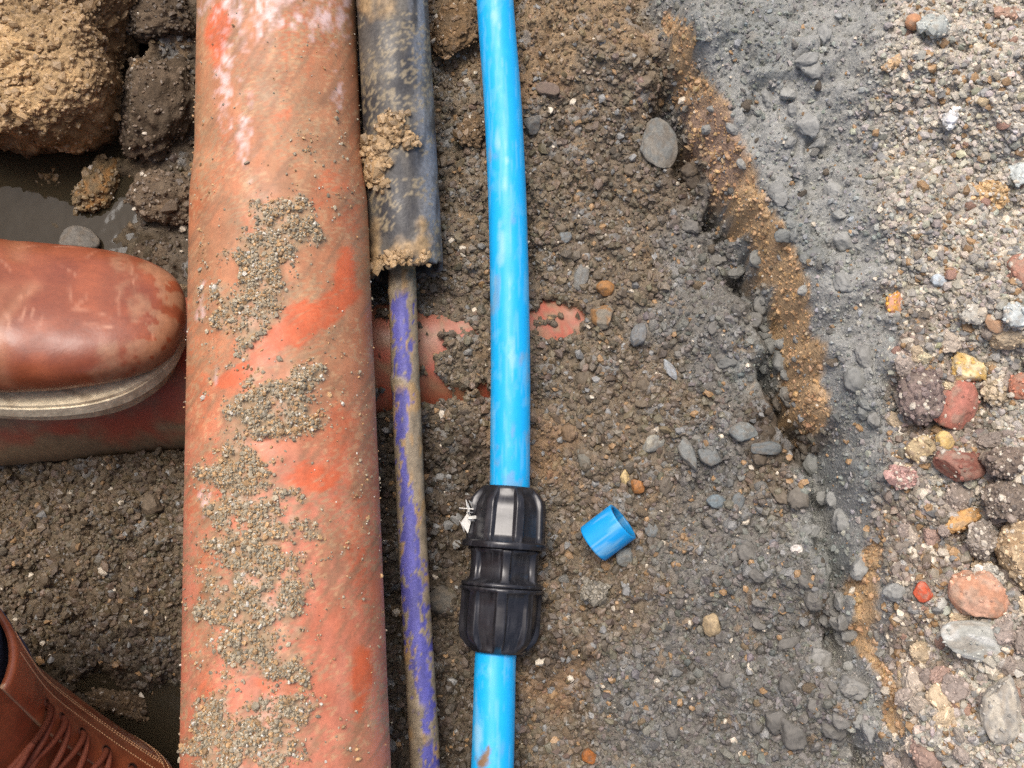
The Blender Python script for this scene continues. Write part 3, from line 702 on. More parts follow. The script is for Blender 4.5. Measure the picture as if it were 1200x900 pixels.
A = PD(597, 571, .582); Bc = PD(583, 764, .564); ax = (Bc - A); LC = np.linalg.norm(ax); ax /= LC
k_ = LC / .103
def lathe(name, prof, nfl, ribw, phase, parent, bev=.25):
    """fluted ring: prof rows (distance, radius, recess between ribs)"""
    prof = np.array(prof) * np.array([k_, 1, 1.35]); nv = 240
    th = np.linspace(0, 2 * np.pi, nv, endpoint=False)
    ph = ((th / (2 * np.pi) * nfl + phase) % 1.0); dr = np.minimum(ph, 1 - ph)
    rec = sstep(ribw * .5, ribw * .5 + bev * ribw, dr)
    dv = np.array([ax]); up_ = np.array([0, 0, 1.0]) - ax * ax[2]; up_ /= np.linalg.norm(up_); sd_ = np.cross(ax, up_)
    fl_ = np.abs(ph - .5) * 2 * np.pi / nfl                     # angle from the middle of a flat
    rr0 = prof[:, 1:2] - prof[:, 2:3] * rec[None]
    flat_ = (prof[:, 1:2] - prof[:, 2:3] * 1.25) / np.cos(fl_)[None]
    rad = np.where(prof[:, 2:3] > .001, np.minimum(rr0, np.maximum(flat_, rr0 - .0012)), rr0)
    V = A + prof[:, 0][:, None, None] * ax + rad[..., None] * (np.cos(th)[None, :, None] * up_ + np.sin(th)[None, :, None] * sd_)
    g = fbm3(V * 260, 3, 1); gs = fbm3(V * np.array([1500, 1500, 1500]), 2, 2)
    c = np.ones(V.shape) * srgb((34, 34, 37)); c = mix(c, srgb((92, 92, 94)) + 0 * c, np.clip((g - .56) * 1.6, 0, .2) + (gs > .76) * .35)
    return obj(name, mesh(name, V.reshape(-1, 3), grid_faces(len(prof), nv, True), c.reshape(-1, 3)), M_BLACK, parent)
coup = empty('pipe_coupling', tuple(A + ax * LC * .5)); 
tag(coup, 'black plastic compression coupling with ribbed nuts joining the two blue pipes', 'coupling')
nut1 = [(.000,.0130,0),(.000,.0160,0),(.0006,.0172,.0),(.0025,.0190,.0006),(.005,.0228,.0030),(.0085,.0252,.0034),(.012,.0260,.0030),(.015,.0260,.0028),(.020,.0262,.0027),(.030,.0265,.0026),(.0345,.0266,.0022),(.035,.0267,0),(.036,.0271,0),(.0385,.0271,0),(.0392,.0266,0),(.0393,.0205,0)]
body = [(.0385,.0200,0),(.0396,.0232,0),(.041,.0238,.0006),(.0425,.0238,.0030),(.050,.0234,.0034),(.058,.0236,.0030),(.0595,.0238,.0006),(.0602,.0240,0),(.0606,.0255,0),(.0624,.0258,0),(.063,.0250,0),(.0632,.0200,0)]
nut2 = [(.0631,.0205,0),(.0633,.0258,0),(.064,.0263,0),(.0655,.0264,.0004),(.0662,.0262,.0020),(.075,.0260,.0022),(.085,.0262,.0024),(.091,.0260,.0030),(.0955,.0246,.0034),(.0995,.0212,.0026),(.1008,.0184,.0006),(.1022,.0170,0),(.103,.0160,0),(.103,.0130,0)]
inv = Matrix.Translation(-(Vector(coup.location)))
for nm, pf, nf, rw, phs in (('nut', nut1, 8, .26, .42), ('body', body, 6, .20, .08), ('nut', nut2, 8, .30, .03)):
    o = lathe(nm, pf, nf, rw, phs, coup); o.matrix_parent_inverse = inv
# torn white sealing tape at the nut
r = np.random.default_rng(5); tp = []; tf = []
for k in range(9):
    c0 = PD(547 + r.uniform(-5, 7), 603 + (k - 4) * 3.4, .568 - .004 + r.uniform(-.004, .003))
    e1_ = r.normal(size=3) * .0022; e2_ = r.normal(size=3) * .0016; n0 = len(tp)
    for a, b_ in ((-1, -1), (1, -.7), (1.2, .8), (-.8, 1)): tp.append(c0 + e1_ * a + e2_ * b_ + r.normal(0, .0004, 3))
    ee = np.cross(e1_, e2_); ee = ee / np.linalg.norm(ee) * .0004
    for q in range(4): tp.append(tp[n0 + q] + ee)
    tf += [[n0, n0+1, n0+2, n0+3], [n0+7, n0+6, n0+5, n0+4]] + [[n0+q, n0+(q+1) % 4, n0+4+(q+1) % 4, n0+4+q] for q in range(4)]
tpo = obj('tape_shred', mesh('tape_shred', np.array(tp), np.array(tf), np.tile(srgb((226, 224, 214)), (len(tp), 1)), False), M_TAPE, coup); tpo.matrix_parent_inverse = inv
tpo['label'] = 'torn scrap of white sealing tape'; tpo['kind'] = 'stuff'

oc_ = on_ground(712, 625)[0]; oz = oc_[2] + .0135
oa = P(695.5, 637, oz - .001); ob = P(730, 611, oz + .007)
opt = np.linspace(0, 1, 24)[:, None] * (ob - oa)[None] + oa[None]
def offc(V, D):
    x, y = proj(V); c = np.ones(V.shape) * srgb((20, 152, 220))
    u = sstep(.52, .7, fbm2((x * .59 + y * .81) / 3, (x * .81 - y * .59) / 40, 3, 2)) * sstep(.35, .6, n2(x / 18, y / 18, 3))
    return mix(c, srgb((140, 190, 215)) + 0 * c, u * .5)
off_o = tube('pipe_offcut', opt, np.full(24, .0127), 72, offc, M_BLUE, wall=.0024)
tag(off_o, 'short blue pipe offcut lying loose on the soil right of the coupling', 'pipe offcut')
# ------------------------------------------------------------------ clay bank in the corner (a rounded, cracked mass)
cc = P(5, 5, -0.02)[:2]; CLP = P([c[0] for c in CLAY_PX], [c[1] - 8 for c in CLAY_PX], -0.02)[:, :2]
nph, nt_ = 380, 170
phi = np.linspace(0, 2 * np.pi, nph, endpoint=False); Rph = np.full(nph, .6)
for k in range(len(CLP)):
    a, b_ = CLP[k] - cc, CLP[(k + 1) % len(CLP)] - cc; e = b_ - a
    dn = np.cos(phi) * e[1] - np.sin(phi) * e[0]
    with np.errstate(all='ignore'):
        rr = (a[0] * e[1] - a[1] * e[0]) / dn; tt = (a[0] * np.sin(phi) - a[1] * np.cos(phi)) / dn
    tt2 = np.where(np.abs(e[0]) > np.abs(e[1]), (rr * np.cos(phi) - a[0]) / (e[0] + 1e-12), (rr * np.sin(phi) - a[1]) / (e[1] + 1e-12))
    ok = (rr > 0) & (tt2 >= -1e-6) & (tt2 <= 1 + 1e-6)
    Rph = np.where(ok, np.minimum(Rph, rr), Rph)
kern = np.hanning(13); kern /= kern.sum()
Rph = np.convolve(np.concatenate([Rph[-6:], Rph, Rph[:6]]), kern, 'valid')
aa = np.linspace(0.0, math.radians(128), nt_)
fr = np.clip(np.sin(np.minimum(aa, np.pi / 2)), 0, 1) ** .7 * np.where(aa > np.pi / 2, 1 - .25 * (aa - np.pi / 2), 1)
zz = np.where(aa < np.pi / 2, -.03 + .05 * np.clip(np.cos(aa), 0, 1) ** .4, -.03 - .075 * np.sin(aa - np.pi / 2) / np.sin(math.radians(38)))
V = np.stack([cc[0] + fr[:, None] * (Rph * np.cos(phi))[None], cc[1] + fr[:, None] * (Rph * np.sin(phi))[None], zz[:, None] + 0 * phi[None]], -1)
nrm = np.stack([np.sin(aa)[:, None] * np.cos(phi)[None], np.sin(aa)[:, None] * np.sin(phi)[None], np.cos(aa)[:, None] + 0 * phi[None]], -1)
nlo = fbm3(V * 34, 3, 0) - .5; nmd = fbm3(V * 110, 4, 1) - .5; ck = np.abs(fbm3(V * 60, 3, 2) - .5)
crack = np.exp(-(ck / .02) ** 2) * sstep(.45, .6, fbm3(V * 25, 2, 3))
V = V + nrm * (0.020 * nlo + 0.011 * nmd + .006 * (fbm3(V * 420, 2, 0) - .5) - .004 * crack)[..., None] * sstep(0, .25, aa)[:, None, None]
pxc, pyc = proj(V)
cy = np.ones(V.shape) * srgb((160, 134, 98))
cy = mix(cy, srgb((180, 150, 108)) + 0 * cy, sstep(.45, .65, fbm3(V * 40, 4, 1)))
cy = mix(cy, srgb((124, 102, 72)) + 0 * cy, sstep(.48, .66, fbm3(V * 30 + 7, 4, 2)) * .9)
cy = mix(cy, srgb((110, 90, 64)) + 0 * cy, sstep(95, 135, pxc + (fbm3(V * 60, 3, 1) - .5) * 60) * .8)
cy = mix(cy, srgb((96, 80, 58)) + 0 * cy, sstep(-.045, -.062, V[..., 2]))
cy = cy * (0.8 + .4 * fbm3(V * 300, 3, 3))[..., None]
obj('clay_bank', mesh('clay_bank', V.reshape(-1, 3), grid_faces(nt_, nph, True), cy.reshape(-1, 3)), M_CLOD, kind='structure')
r = np.random.default_rng(55); vis = np.where((pxc.ravel() > -40) & (pyc.ravel() > -40) & (V[..., 2].ravel() > -.05))[0]; pk_ = r.choice(vis, 2600)
crumbs('soil_crumbs', V.reshape(-1, 3)[pk_], .0011 * np.exp(r.normal(0, .5, 2600)), np.clip(cy.reshape(-1, 3)[pk_] * (.7 + .6 * r.random((2600, 1))), .02, .8), seed=56)

# ------------------------------------------------------------------ stones and clods
def ico(sub):
    V = ICO_V.copy(); Fc = ICO_F.copy()
    for _ in range(sub):
        e = np.sort(np.vstack([Fc[:, [0, 1]], Fc[:, [1, 2]], Fc[:, [2, 0]]]), 1)
        u, inv_ = np.unique(e, axis=0, return_inverse=True); inv_ = inv_.ravel()
        m = V[u[:, 0]] + V[u[:, 1]]; m /= np.linalg.norm(m, axis=1)[:, None]
        n = len(Fc); k = len(V); ab, bc, ca = k + inv_[:n], k + inv_[n:2*n], k + inv_[2*n:]
        V = np.vstack([V, m]); a, b_, c = Fc.T
        Fc = np.vstack([np.c_[a, ab, ca], np.c_[b_, bc, ab], np.c_[c, ca, bc], np.c_[ab, bc, ca]])
    return V, Fc
ICOS = {k: ico(k) for k in (1, 2, 3, 4, 5)}

def rock_shape(sub, seed, cuts, rough, fine):
    r = np.random.default_rng(seed); V, Fc = ICOS[sub]; V = V.copy()
    for _ in range(cuts):
        n = r.normal(size=3); n /= np.linalg.norm(n); d = r.uniform(.62, .92)
        t = V @ n - d; V = V - np.where(t > 0, t * .93, 0)[:, None] * n
    V = V * (1 + rough * (fbm3(ICOS[sub][0] * 1.6 + seed * 3.1, 4, seed) - .5) * 2 + fine * (fbm3(ICOS[sub][0] * 7 + seed, 3, seed + 1) - .5) * 2)[:, None]
    return V, Fc

KIND = {'pebble': (6, .10, .015), 'shard': (14, .10, .03), 'stone': (10, .16, .04), 'clod': (5, .24, .17)}
def rock(name, px, py, rx, ry, rot, color, label, cat, kind='stone', rz=.75, sink=.25, seed=None, color2=None, z=None, sub=None, group=None):
    seed = seed if seed is not None else int(px * 7 + py * 13) % 9973
    c0 = on_ground(px, py)[0] if z is None else P(px, py, z)
    d = ST * (c0[1] - CAM[1]) - CT * (c0[2] - CAM[2]); s = d / F
    cuts, ro, fi = KIND[kind]; sub = sub or (4 if max(rx, ry) > 24 or kind == 'clod' else 3)
    V, Fc = rock_shape(sub, seed, cuts, ro, fi)
    V = V / np.abs(V[:, :2]).max(0).mean()
    hz = rz * min(rx, ry) * s
    col = np.ones(V.shape) * srgb(color); g = fbm3(V * 2.2 + seed, 4, seed)
    if color2 is not None: col = mix(col, srgb(color2) + 0 * col, sstep(.44, .6, g))
    fineg = fbm3(V * 9 + seed, 3, seed + 2)
    col = col * (0.75 + .5 * fineg)[:, None]
    dust = sstep(.46, .66, fbm3(V * 3.2 + seed * 1.7, 4, seed + 3))
    col = mix(col, srgb((150, 138, 120) if px > 1000 else (112, 100, 84)) + 0 * col, dust * (.5 if kind != 'clod' else .3))
    a = math.radians(-rot); x = V[:, 0] * rx * s; y = V[:, 1] * ry * s
    W = np.c_[x * math.cos(a) - y * math.sin(a), x * math.sin(a) + y * math.cos(a), V[:, 2] * hz]
    o = obj(name, mesh(name, W, Fc, col), M_CLOD if kind == 'clod' else M_STONE)
    o.location = (c0[0], c0[1], c0[2] + hz * (1 - 2 * sink) if z is None else z)
    rr = np.random.default_rng(seed)
    ng = 220 if kind == 'clod' else (36 if px > 1030 and max(rx, ry) > 14 else 0)     # grit stuck to it
    if ng:
        if kind == 'clod' and max(rx, ry) > 44: ng = 420
        fi_ = np.where(V[:, 2] > -.2)[0]; pick = rr.choice(fi_, ng)
        gc = srgb(color) * (0.6 + 1.0 * rr.random((ng, 1))) * np.ones(3)
        gc = np.where((rr.random(ng) < (.22 if px > 1000 else .04))[:, None], srgb((196, 186, 168)), gc)
        crumbs('grit', W[pick] * 1.005, s * 1.7 * np.exp(rr.normal(0, .45, ng)), np.clip(gc, .01, .85), parent=o, seed=seed)
    return tag(o, label, cat, group)

DK, DK2 = (96,82,66), (78,66,52)
# left side, around the water
rock('soil_clod', 182, 122, 52, 78, 8, DK, 'large dark brown soil clod wedged between yellow clay and orange pipe', 'clod', 'clod', .8, .1, z=-.045, color2=DK2)
rock('soil_clod', 192, 234, 46, 34, 10, DK, 'rounded brown soil clod above the boot toe, touching the orange pipe', 'clod', 'clod', .8, .1, z=-.05, color2=(112,94,74))
rock('soil_clod', 113, 218, 25, 40, 12, (116,98,70), 'upright lumpy brown clod standing in the murky water', 'clod', 'clod', .8, .1, z=-.062, color2=(140,104,62))
rock('stone', 92, 283, 24, 19, 10, (106,102,94), 'angular grey stone at the water edge just above the boot', 'stone', 'stone', .7, .1, z=-.058)
rock('soil_clod', 190, 20, 46, 38, 0, DK2, 'dark soil lump at the top edge beside the orange pipe', 'clod', 'clod', .7, .1, z=-.035, color2=DK)
rock('soil_clod', 190, 300, 34, 26, 0, (72,60,46), 'dark wet soil lump between boot toe, round clod and pipe', 'clod', 'clod', .7, .2, z=-.062, color2=DK)
rock('soil_clod', 60, 215, 34, 26, 0, (104,84,54), 'ochre lump showing dimly under the murky water', 'clod', 'clod', .5, .1, z=-.071, color2=(84,70,48))
rock('soil_clod', 140, 826, 48, 20, 10, (92,76,56), 'flat brown lump in the water beside the laced boot', 'clod', 'clod', .6, .1, z=-.066, color2=(76,62,46))
rock('soil_clod', 178, 592, 16, 15, 0, (108,94,76), 'fist-shaped brown crumb of earth left of the orange pipe below the cross pipe', 'clod', 'stone', .6)
# gravel bank
rock('pebble', 1113, 478, 24, 34, 28, (160,106,90), 'smooth reddish-brown oval pebble under the yellow stone', 'pebble', 'pebble', .8, .15, color2=(170,110,94))
rock('stone', 1129, 434, 22, 20, 30, (196,162,96), 'bright yellow stone with a pale rim above the red oval pebble', 'stone', 'stone', .7, .2, color2=(222,202,156))
rock('soil_clod', 1071, 466, 28, 38, 15, (112,98,92), 'dark purplish gritty clod left of the red oval pebble', 'clod', 'clod', .8, .15, color2=(132,116,108))
rock('pebble', 1120, 546, 30, 21, 8, (126,80,66), 'dull brownish-red pebble half buried beside a dark gritty clod', 'pebble', 'pebble', .8, .25, color2=(146,104,88))
rock('soil_clod', 1174, 543, 31, 20, 5, (118,104,92), 'dark gritty clod directly right of the dull brownish-red pebble', 'clod', 'clod', .8, .2)
rock('stone', 1075, 527, 17, 17, 0, (188,168,130), 'cream stone left of the dull brownish-red pebble', 'stone', 'stone', .8, .2, color2=(150,128,100))
rock('pebble', 1105, 517, 12, 11, 0, (206,176,116), 'small yellow pebble between red oval pebble and dull brownish-red one', 'pebble', 'stone', .8, .2)
rock('stone', 1126, 611, 25, 13, -24, (196,152,96), 'curved orange-tan stone among grey clods', 'stone', 'pebble', .8, .2)
rock('pebble', 1139, 697, 35, 29, 30, (198,156,130), 'large smooth salmon-pink pebble with grey grit on its upper edge', 'pebble', 'stone', .75, .15, color2=(188,138,108))
rock('stone', 1188, 650, 30, 42, 5, (190,168,134), 'big cream rough stone at the right edge', 'stone', 'clod', .75, .15, color2=(164,138,106))
rock('stone', 1150, 677, 20, 16, 25, (176,172,160), 'pale grey gritty stone leaning on the salmon-pink pebble', 'stone', 'clod', .8, .1)
rock('soil_clod', 1146, 634, 20, 23, 0, (136,126,114), 'grey gritty clod below the curved orange-tan stone', 'clod', 'clod', .8, .15)
rock('soil_clod', 1171, 590, 28, 24, 0, (120,108,96), 'brown-grey gritty clod above the big cream stone', 'clod', 'clod', .8, .15)
rock('stone', 1150, 752, 52, 24, 10, (160,160,150), 'broad pale grey slab-like stone below the salmon-pink pebble', 'stone', 'shard', .5, .3, color2=(186,186,178))
rock('stone', 1172, 832, 24, 42, 12, (150,146,136), 'tall grey mottled stone under the pale slab', 'stone', 'stone', .7, .25, color2=(186,178,160))
rock('pebble', 1078, 694, 12, 12, 40, (198,92,62), 'small bright red-orange chip left of the salmon-pink pebble', 'chip', 'shard', .8, .2)
rock('pebble', 1191, 322, 16, 23, 5, (168,124,104), 'pinkish-brown pebble cut by the right edge above pale stones', 'pebble', 'pebble', .8, .2)
rock('stone', 1156, 231, 24, 18, -8, (180,148,104), 'crumbly tan-orange stone in the pale gravel', 'stone', 'clod', .7, .25, color2=(196,172,130))
rock('stone', 1192, 204, 13, 16, 0, (196,202,196), 'whitish stone at the right edge beside the tan-orange one', 'stone', 'stone', .7, .25)
rock('pebble', 1045, 357, 12, 15, 20, (200,146,62), 'yellow-orange chip at the edge of the gravel', 'chip', 'stone', .8, .2, color2=(206,150,120))
rock('stone', 1098, 331, 11, 8, -15, (186,196,200), 'small pale blue-grey chip right of the yellow-orange chip', 'chip', 'shard', .8, .15)
rock('stone', 1093, 33, 18, 15, 10, (168,172,164), 'pale grey-green stone near the top right', 'stone', 'stone', .7, .25)
rock('pebble', 1069, 28, 10, 10, 0, (182,134,98), 'small orange-brown pebble left of the pale grey-green stone', 'pebble', 'pebble', .8, .25)
rock('stone', 1048, 74, 20, 7, -32, (186,156,118), 'thin tan sliver of stone in the upper gravel', 'stone', 'pebble', .8, .2)
rock('stone', 1112, 142, 9, 15, 18, (200,200,196), 'upright white stone in the upper gravel', 'stone', 'stone', .8, .2)
rock('pebble', 1180, 20, 15, 9, -10, (156,126,106), 'brownish pebble by the top right corner', 'pebble', 'pebble', .8, .2)
rock('stone', 1187, 371, 17, 15, 0, (182,188,184), 'pale grey stone right of a flat tan pebble at the right edge', 'stone', 'stone', .7, .25)
rock('stone', 1138, 370, 15, 14, 0, (172,168,156), 'rounded light grey stone left of a flat tan pebble', 'stone', 'stone', .7, .25)
rock('pebble', 1163, 380, 9, 13, -30, (180,144,112), 'flat tan pebble between two light grey stones', 'pebble', 'pebble', .7, .25)
rock('pebble', 1192, 454, 13, 17, 20, (166,108,84), 'orange-brown pebble cut by the right edge near the red oval one', 'pebble', 'pebble', .8, .2)
rock('stone', 1162, 460, 17, 18, 0, (164,148,122), 'gritty tan stone right of the yellow stone', 'stone', 'clod', .8, .2)
rock('stone', 1056, 560, 19, 15, 10, (166,132,122), 'pinkish crumbly stone at the gravel edge below the cream one', 'stone', 'clod', .7, .25)
# trench floor
rock('stone', 771, 172, 23, 35, -8, (112,113,108), 'large flat blue-grey stone in the shadow of the clay ledge', 'stone', 'shard', .5, .3, color2=(124,120,110))
rock('stone', 870, 509, 17, 14, 0, (122,127,124), 'rounded blue-grey stone at the foot of the bank', 'stone', 'stone', .7, .2)
rock('stone', 895, 527, 19, 9, -4, (104,108,106), 'flat grey sliver under the rounded blue-grey stone', 'stone', 'shard', .8, .15)
rock('stone', 806, 532, 9, 24, -28, (118,120,115), 'long slanting grey shard on the trench floor', 'stone', 'shard', .7, .2)
rock('stone', 831, 536, 12, 15, -30, (112,115,112), 'leaf-shaped grey shard right of the long slanting one', 'stone', 'shard', .7, .2)
rock('stone', 764, 520, 15, 10, -25, (138,138,130), 'two-toned pale grey stone left of the slanting shards', 'stone', 'shard', .7, .2, color2=(160,156,140))
rock('stone', 840, 589, 12, 10, 5, (110,120,122), 'square bluish-grey chip above right of the blue offcut', 'chip', 'shard', .7, .2)
rock('stone', 862, 589, 8, 16, 30, (108,112,110), 'narrow grey chip touching the square bluish one', 'chip', 'shard', .7, .2)
rock('pebble', 763, 622, 8, 10, -10, (120,124,122), 'small grey pebble just right of the blue offcut', 'pebble', 'pebble', .8, .2)
rock('stone', 733, 653, 13, 11, -15, (124,126,120), 'grey pebble just below the blue offcut', 'pebble', 'pebble', .7, .2)
rock('stone', 785, 434, 6, 15, -35, (150,154,154), 'thin pale grey splinter on the brown floor', 'stone', 'shard', .7, .2)
rock('stone', 748, 394, 10, 15, 20, (118,120,118), 'upright grey stone right of the rusty tan stone', 'stone', 'shard', .7, .2)
rock('stone', 705, 374, 14, 16, 0, (132,124,108), 'blocky stone with a rusty tan top right of the bare red pipe', 'stone', 'shard', .7, .2, color2=(150,112,72))
rock('pebble', 709, 339, 11, 10, 0, (156,112,66), 'orange-tan pebble above the blocky rusty stone', 'pebble', 'pebble', .8, .2)
rock('pebble', 662, 279, 8, 8, 0, (126,130,128), 'small round grey pebble right of the blue pipe', 'pebble', 'pebble', .8, .2)
rock('stone', 681, 326, 9, 19, 15, (122,122,116), 'grey flinty stone between grey pebble and orange-tan pebble', 'stone', 'shard', .8, .2)
rock('stone', 833, 733, 11, 14, 0, (170,150,116), 'cream stone alone on the dark grey floor', 'stone', 'stone', .8, .2)
rock('stone', 933, 645, 8, 7, 0, (206,200,190), 'small white stone at the foot of the grey bank', 'stone', 'stone', .8, .2)
rock('soil_clod', 690, 886, 9, 10, 0, (150,92,44), 'small rust-orange clod near the bottom edge', 'clod', 'stone', .8, .2)
rock('stone', 697, 694, 17, 13, 0, (122,116,102), 'grey-brown clod right of the lower coupling nut', 'clod', 'clod', .7, .25)
rock('stone', 519, 703, 20, 17, 0, (84,80,72), 'dark grey stone in the gap between thin pipe and coupling', 'stone', 'stone', .7, .2)
rock('soil_clod', 534, 42, 28, 40, 8, (122,98,70), 'brown lump of clay between black duct and blue pipe at top', 'clod', 'clod', .6, .2, color2=(104,84,60))
rock('soil_clod', 552, 158, 17, 24, 10, (110,90,66), 'smaller brown clod left of the blue pipe beside the duct', 'clod', 'clod', .7, .2, color2=(90,74,56))
rock('stone', 642, 107, 14, 9, 15, (112,96,84), 'flat brownish-grey pebble tucked right of the blue pipe', 'pebble', 'pebble', .7, .2)
rock('stone', 623, 148, 11, 13, 0, (104,104,100), 'dark grey stone against the right side of the blue pipe', 'stone', 'stone', .7, .2)
rock('stone', 685, 538, 8, 20, -12, (112,108,96), 'long dull grey stone above left of the blue offcut', 'stone', 'shard', .7, .2)
rock('pebble', 747, 570, 9, 9, 0, (166,112,62), 'orange pebble above the blue offcut', 'pebble', 'stone', .8, .2)
rock('pebble', 732, 560, 6, 10, 10, (196,172,122), 'pale yellow pebble left of the orange one above the offcut', 'pebble', 'stone', .8, .2)

# other pebbles, pressed into the ground
PEB = []; GRT = []
for k in range(10):
    V, Fc = rock_shape(2, 300 + k, 14, .22, .06)
    PEB.append(mesh('pebble_shape', V * (1.0, .8, .7), Fc)); PEB[-1].materials.append(M_PEBBLE)
for k in range(8):
    V, Fc = rock_shape(3, 400 + k, 6, .24, .14); rg = np.random.default_rng(400 + k)
    tc_ = np.ones(V.shape) * (0.7 + .5 * fbm3(V * 5, 3, k))[:, None]
    up = np.where(V[:, 2] > -.3)[0]; pk_ = rg.choice(up, 70); n = len(pk_)
    cv = ICO_V[None] * (.7 + .6 * rg.random((n, 12, 1))) * (.07 * np.exp(rg.normal(0, .45, n)))[:, None, None] + V[pk_][:, None] * 1.01
    cf = (ICO_F[None] + (np.arange(n) * 12)[:, None, None]).reshape(-1, 3) + len(V)
    ctn = np.repeat(np.where(rg.random((n, 1)) < .35, 1.7, .6 + .7 * rg.random((n, 1))) * np.ones(3), 12, 0)
    GRT.append(mesh('gritty_shape', np.vstack([V, cv.reshape(-1, 3)]) * (1, .85, .75), np.vstack([Fc, cf]), np.vstack([tc_, ctn]) * .6, False)); GRT[-1].materials.append(M_GRIT)
r = np.random.default_rng(77)
def pebbles(n, x0, x1, y0, y1, smin, smax, pal, follow, shapes=PEB, gain=1.0):
    px = r.uniform(x0, x1, n); py = r.uniform(y0, y1, n); pp = on_ground(px, py); s_ = soil(px, py)
    for i in range(n):
        if not follow and s_[i, 4] < .8: continue
        o = obj('stone', shapes[r.integers(len(shapes))], None, ground)
        R_ = r.uniform(smin, smax) * (.7 + .6 * r.random()) / 2000
        o.location = pp[i] + np.array([0, 0, R_ * .05]); o.scale = (R_, R_ * r.uniform(.75, 1.1), R_ * r.uniform(.7, 1))
        o.rotation_euler = (r.uniform(-.5, .5), r.uniform(-.5, .5), r.uniform(0, 6.28))
        c = srgb(pal[r.integers(len(pal))]) * r.uniform(.75, 1.2) * gain
        o.color = (*np.clip(c, 0, .9), 1)
pebbles(72, 1046, 1215, 385, 905, 9, 17, [(134,122,112),(148,136,124),(162,150,134),(140,128,116),(178,160,132),(152,128,114)], False, GRT, 1.9)
pebbles(95, 1040, 1240, -20, 920, 5, 10, [(176,170,158),(160,150,136),(190,170,136),(158,128,110),(180,150,112),(148,138,126),(204,200,190),(166,132,116)], False)
pebbles(92, 625, 985, 30, 900, 4.5, 9, [(116,114,107),(108,98,84),(118,104,84),(124,122,115),(128,112,88),(100,92,80)], True)
pebbles(30, 0, 220, 550, 780, 4.5, 8, [(104,92,74),(92,78,60),(112,102,86)], True)

# crumbly lumps of the same soil, part of the ground
CLD = []
for k in range(8):
    V, Fc = rock_shape(3, 500 + k, 9, .26, .16)
    tc_ = np.ones(V.shape) * (0.75 + .5 * fbm3(V * 4 + k, 4, k))[:, None]
    CLD.append(mesh('clod_shape', V * (1, .85, .7), Fc, tc_)); CLD[-1].materials.append(M_GRIT)
r = np.random.default_rng(91)
lx = []; 
for k in range(75):                                  # along the foot and lip of the ledge
    q = r.uniform(1.5, 14.5); i = int(q); f = q - i; b0 = LEDGE_PX[i] * (1 - f) + LEDGE_PX[i + 1] * f
    lx.append((b0[0] + r.uniform(-46, -4) if r.random() < .8 else b0[0] + r.uniform(48, 80), b0[1] + r.uniform(-6, 6), r.uniform(6, 15)))
for k in range(60): lx.append((r.uniform(630, 960), r.uniform(120, 900), r.uniform(6, 12)))
for k in range(50): lx.append((r.uniform(850, 1030), r.uniform(0, 900), r.uniform(7, 17)))
for k in range(40): lx.append((r.uniform(5, 215), r.uniform(555, 770), r.uniform(5, 11)))
lx = np.array(lx); pp = on_ground(lx[:, 0], lx[:, 1]); sv = soil(lx[:, 0], lx[:, 1])
for i in range(len(lx)):
    o = obj('clod', CLD[r.integers(8)], None, ground); R_ = lx[i, 2] * .00056
    o.location = pp[i] + np.array([0, 0, -R_ * .05]); o.scale = (R_, R_ * r.uniform(.7, 1.1), R_ * r.uniform(.7, 1))
    o.rotation_euler = (r.uniform(-.5, .5), r.uniform(-.5, .5), r.uniform(0, 6.28))
    o.color = (*np.clip(sv[i, :3] * r.uniform(.9, 1.2), .01, .8), 1)
# ------------------------------------------------------------------ leather boots
TB = np.array([  # front/top line x,z ; back/bottom line x,z ; half width
 (.157,.040,.152,.027,.004),(.1555,.050,.147,.024,.022),(.147,.058,.135,.023,.0360),(.127,.065,.110,.023,.0470),(.098,.071,.077,.023,.0525),(.067,.078,.040,.023,.0530),
 (.038,.091,.0,.023,.0485),(.014,.110,-.05,.023,.0440),(-.006,.132,-.115,.023,.0410),(-.020,.158,-.146,.045,.0400),(-.030,.185,-.148,.095,.0430),(-.036,.215,-.146,.170,.0470)])
def boot_s(u, th):
    n = len(TB); p = np.vstack([2 * TB[0] - TB[1], TB, 2 * TB[-1] - TB[-2]])
    u = np.clip(u, 0, n - 1 - 1e-6); i = u.astype(int); f = (u - i)[..., None]
    a, b_, c, d = p[i], p[i + 1], p[i + 2], p[i + 3]
    q = 0.5 * (2 * b_ + (c - a) * f + (2 * a - 5 * b_ + 4 * c - d) * f ** 2 + (3 * b_ - 3 * c + d - a) * f ** 3)
    c_, s_ = np.cos(th), np.sin(th)
    cc_ = np.sign(c_) * np.abs(c_) ** .82; ss = np.sign(s_) * np.abs(s_) ** .74
    M_ = (q[..., 0:2] + q[..., 2:4]) / 2; Hh = (q[..., 0:2] - q[..., 2:4]) / 2
    X = M_[..., 0] + Hh[..., 0] * cc_; Zz = M_[..., 1] + Hh[..., 1] * cc_
    return np.stack([X, np.maximum(q[..., 4], .002) * ss, Zz], -1)
def boot_n(u, th):
    e = .01
    du = boot_s(u + e, th) - boot_s(u - e, th); dt = boot_s(u, th + e) - boot_s(u, th - e)
    n = np.cross(dt, du); n /= np.linalg.norm(n, axis=-1)[..., None] + 1e-12
    ref = boot_s(u, th) - (boot_s(u, th * 0) + boot_s(u, th * 0 + np.pi)) / 2
    return n * np.sign((n * ref).sum(-1))[..., None]
SOLE = np.array([(.1510,0),(.147,.017),(.138,.0320),(.121,.0455),(.098,.0525),(.066,.0535),(.030,.0495),(-.010,.045),(-.060,.043),(-.105,.042),(-.138,.033),(-.152,.018),(-.157,0)])
sp_ = catmull(SOLE, 90); OUT = np.vstack([sp_, (sp_[1:-1] * (1, -1))[::-1]])

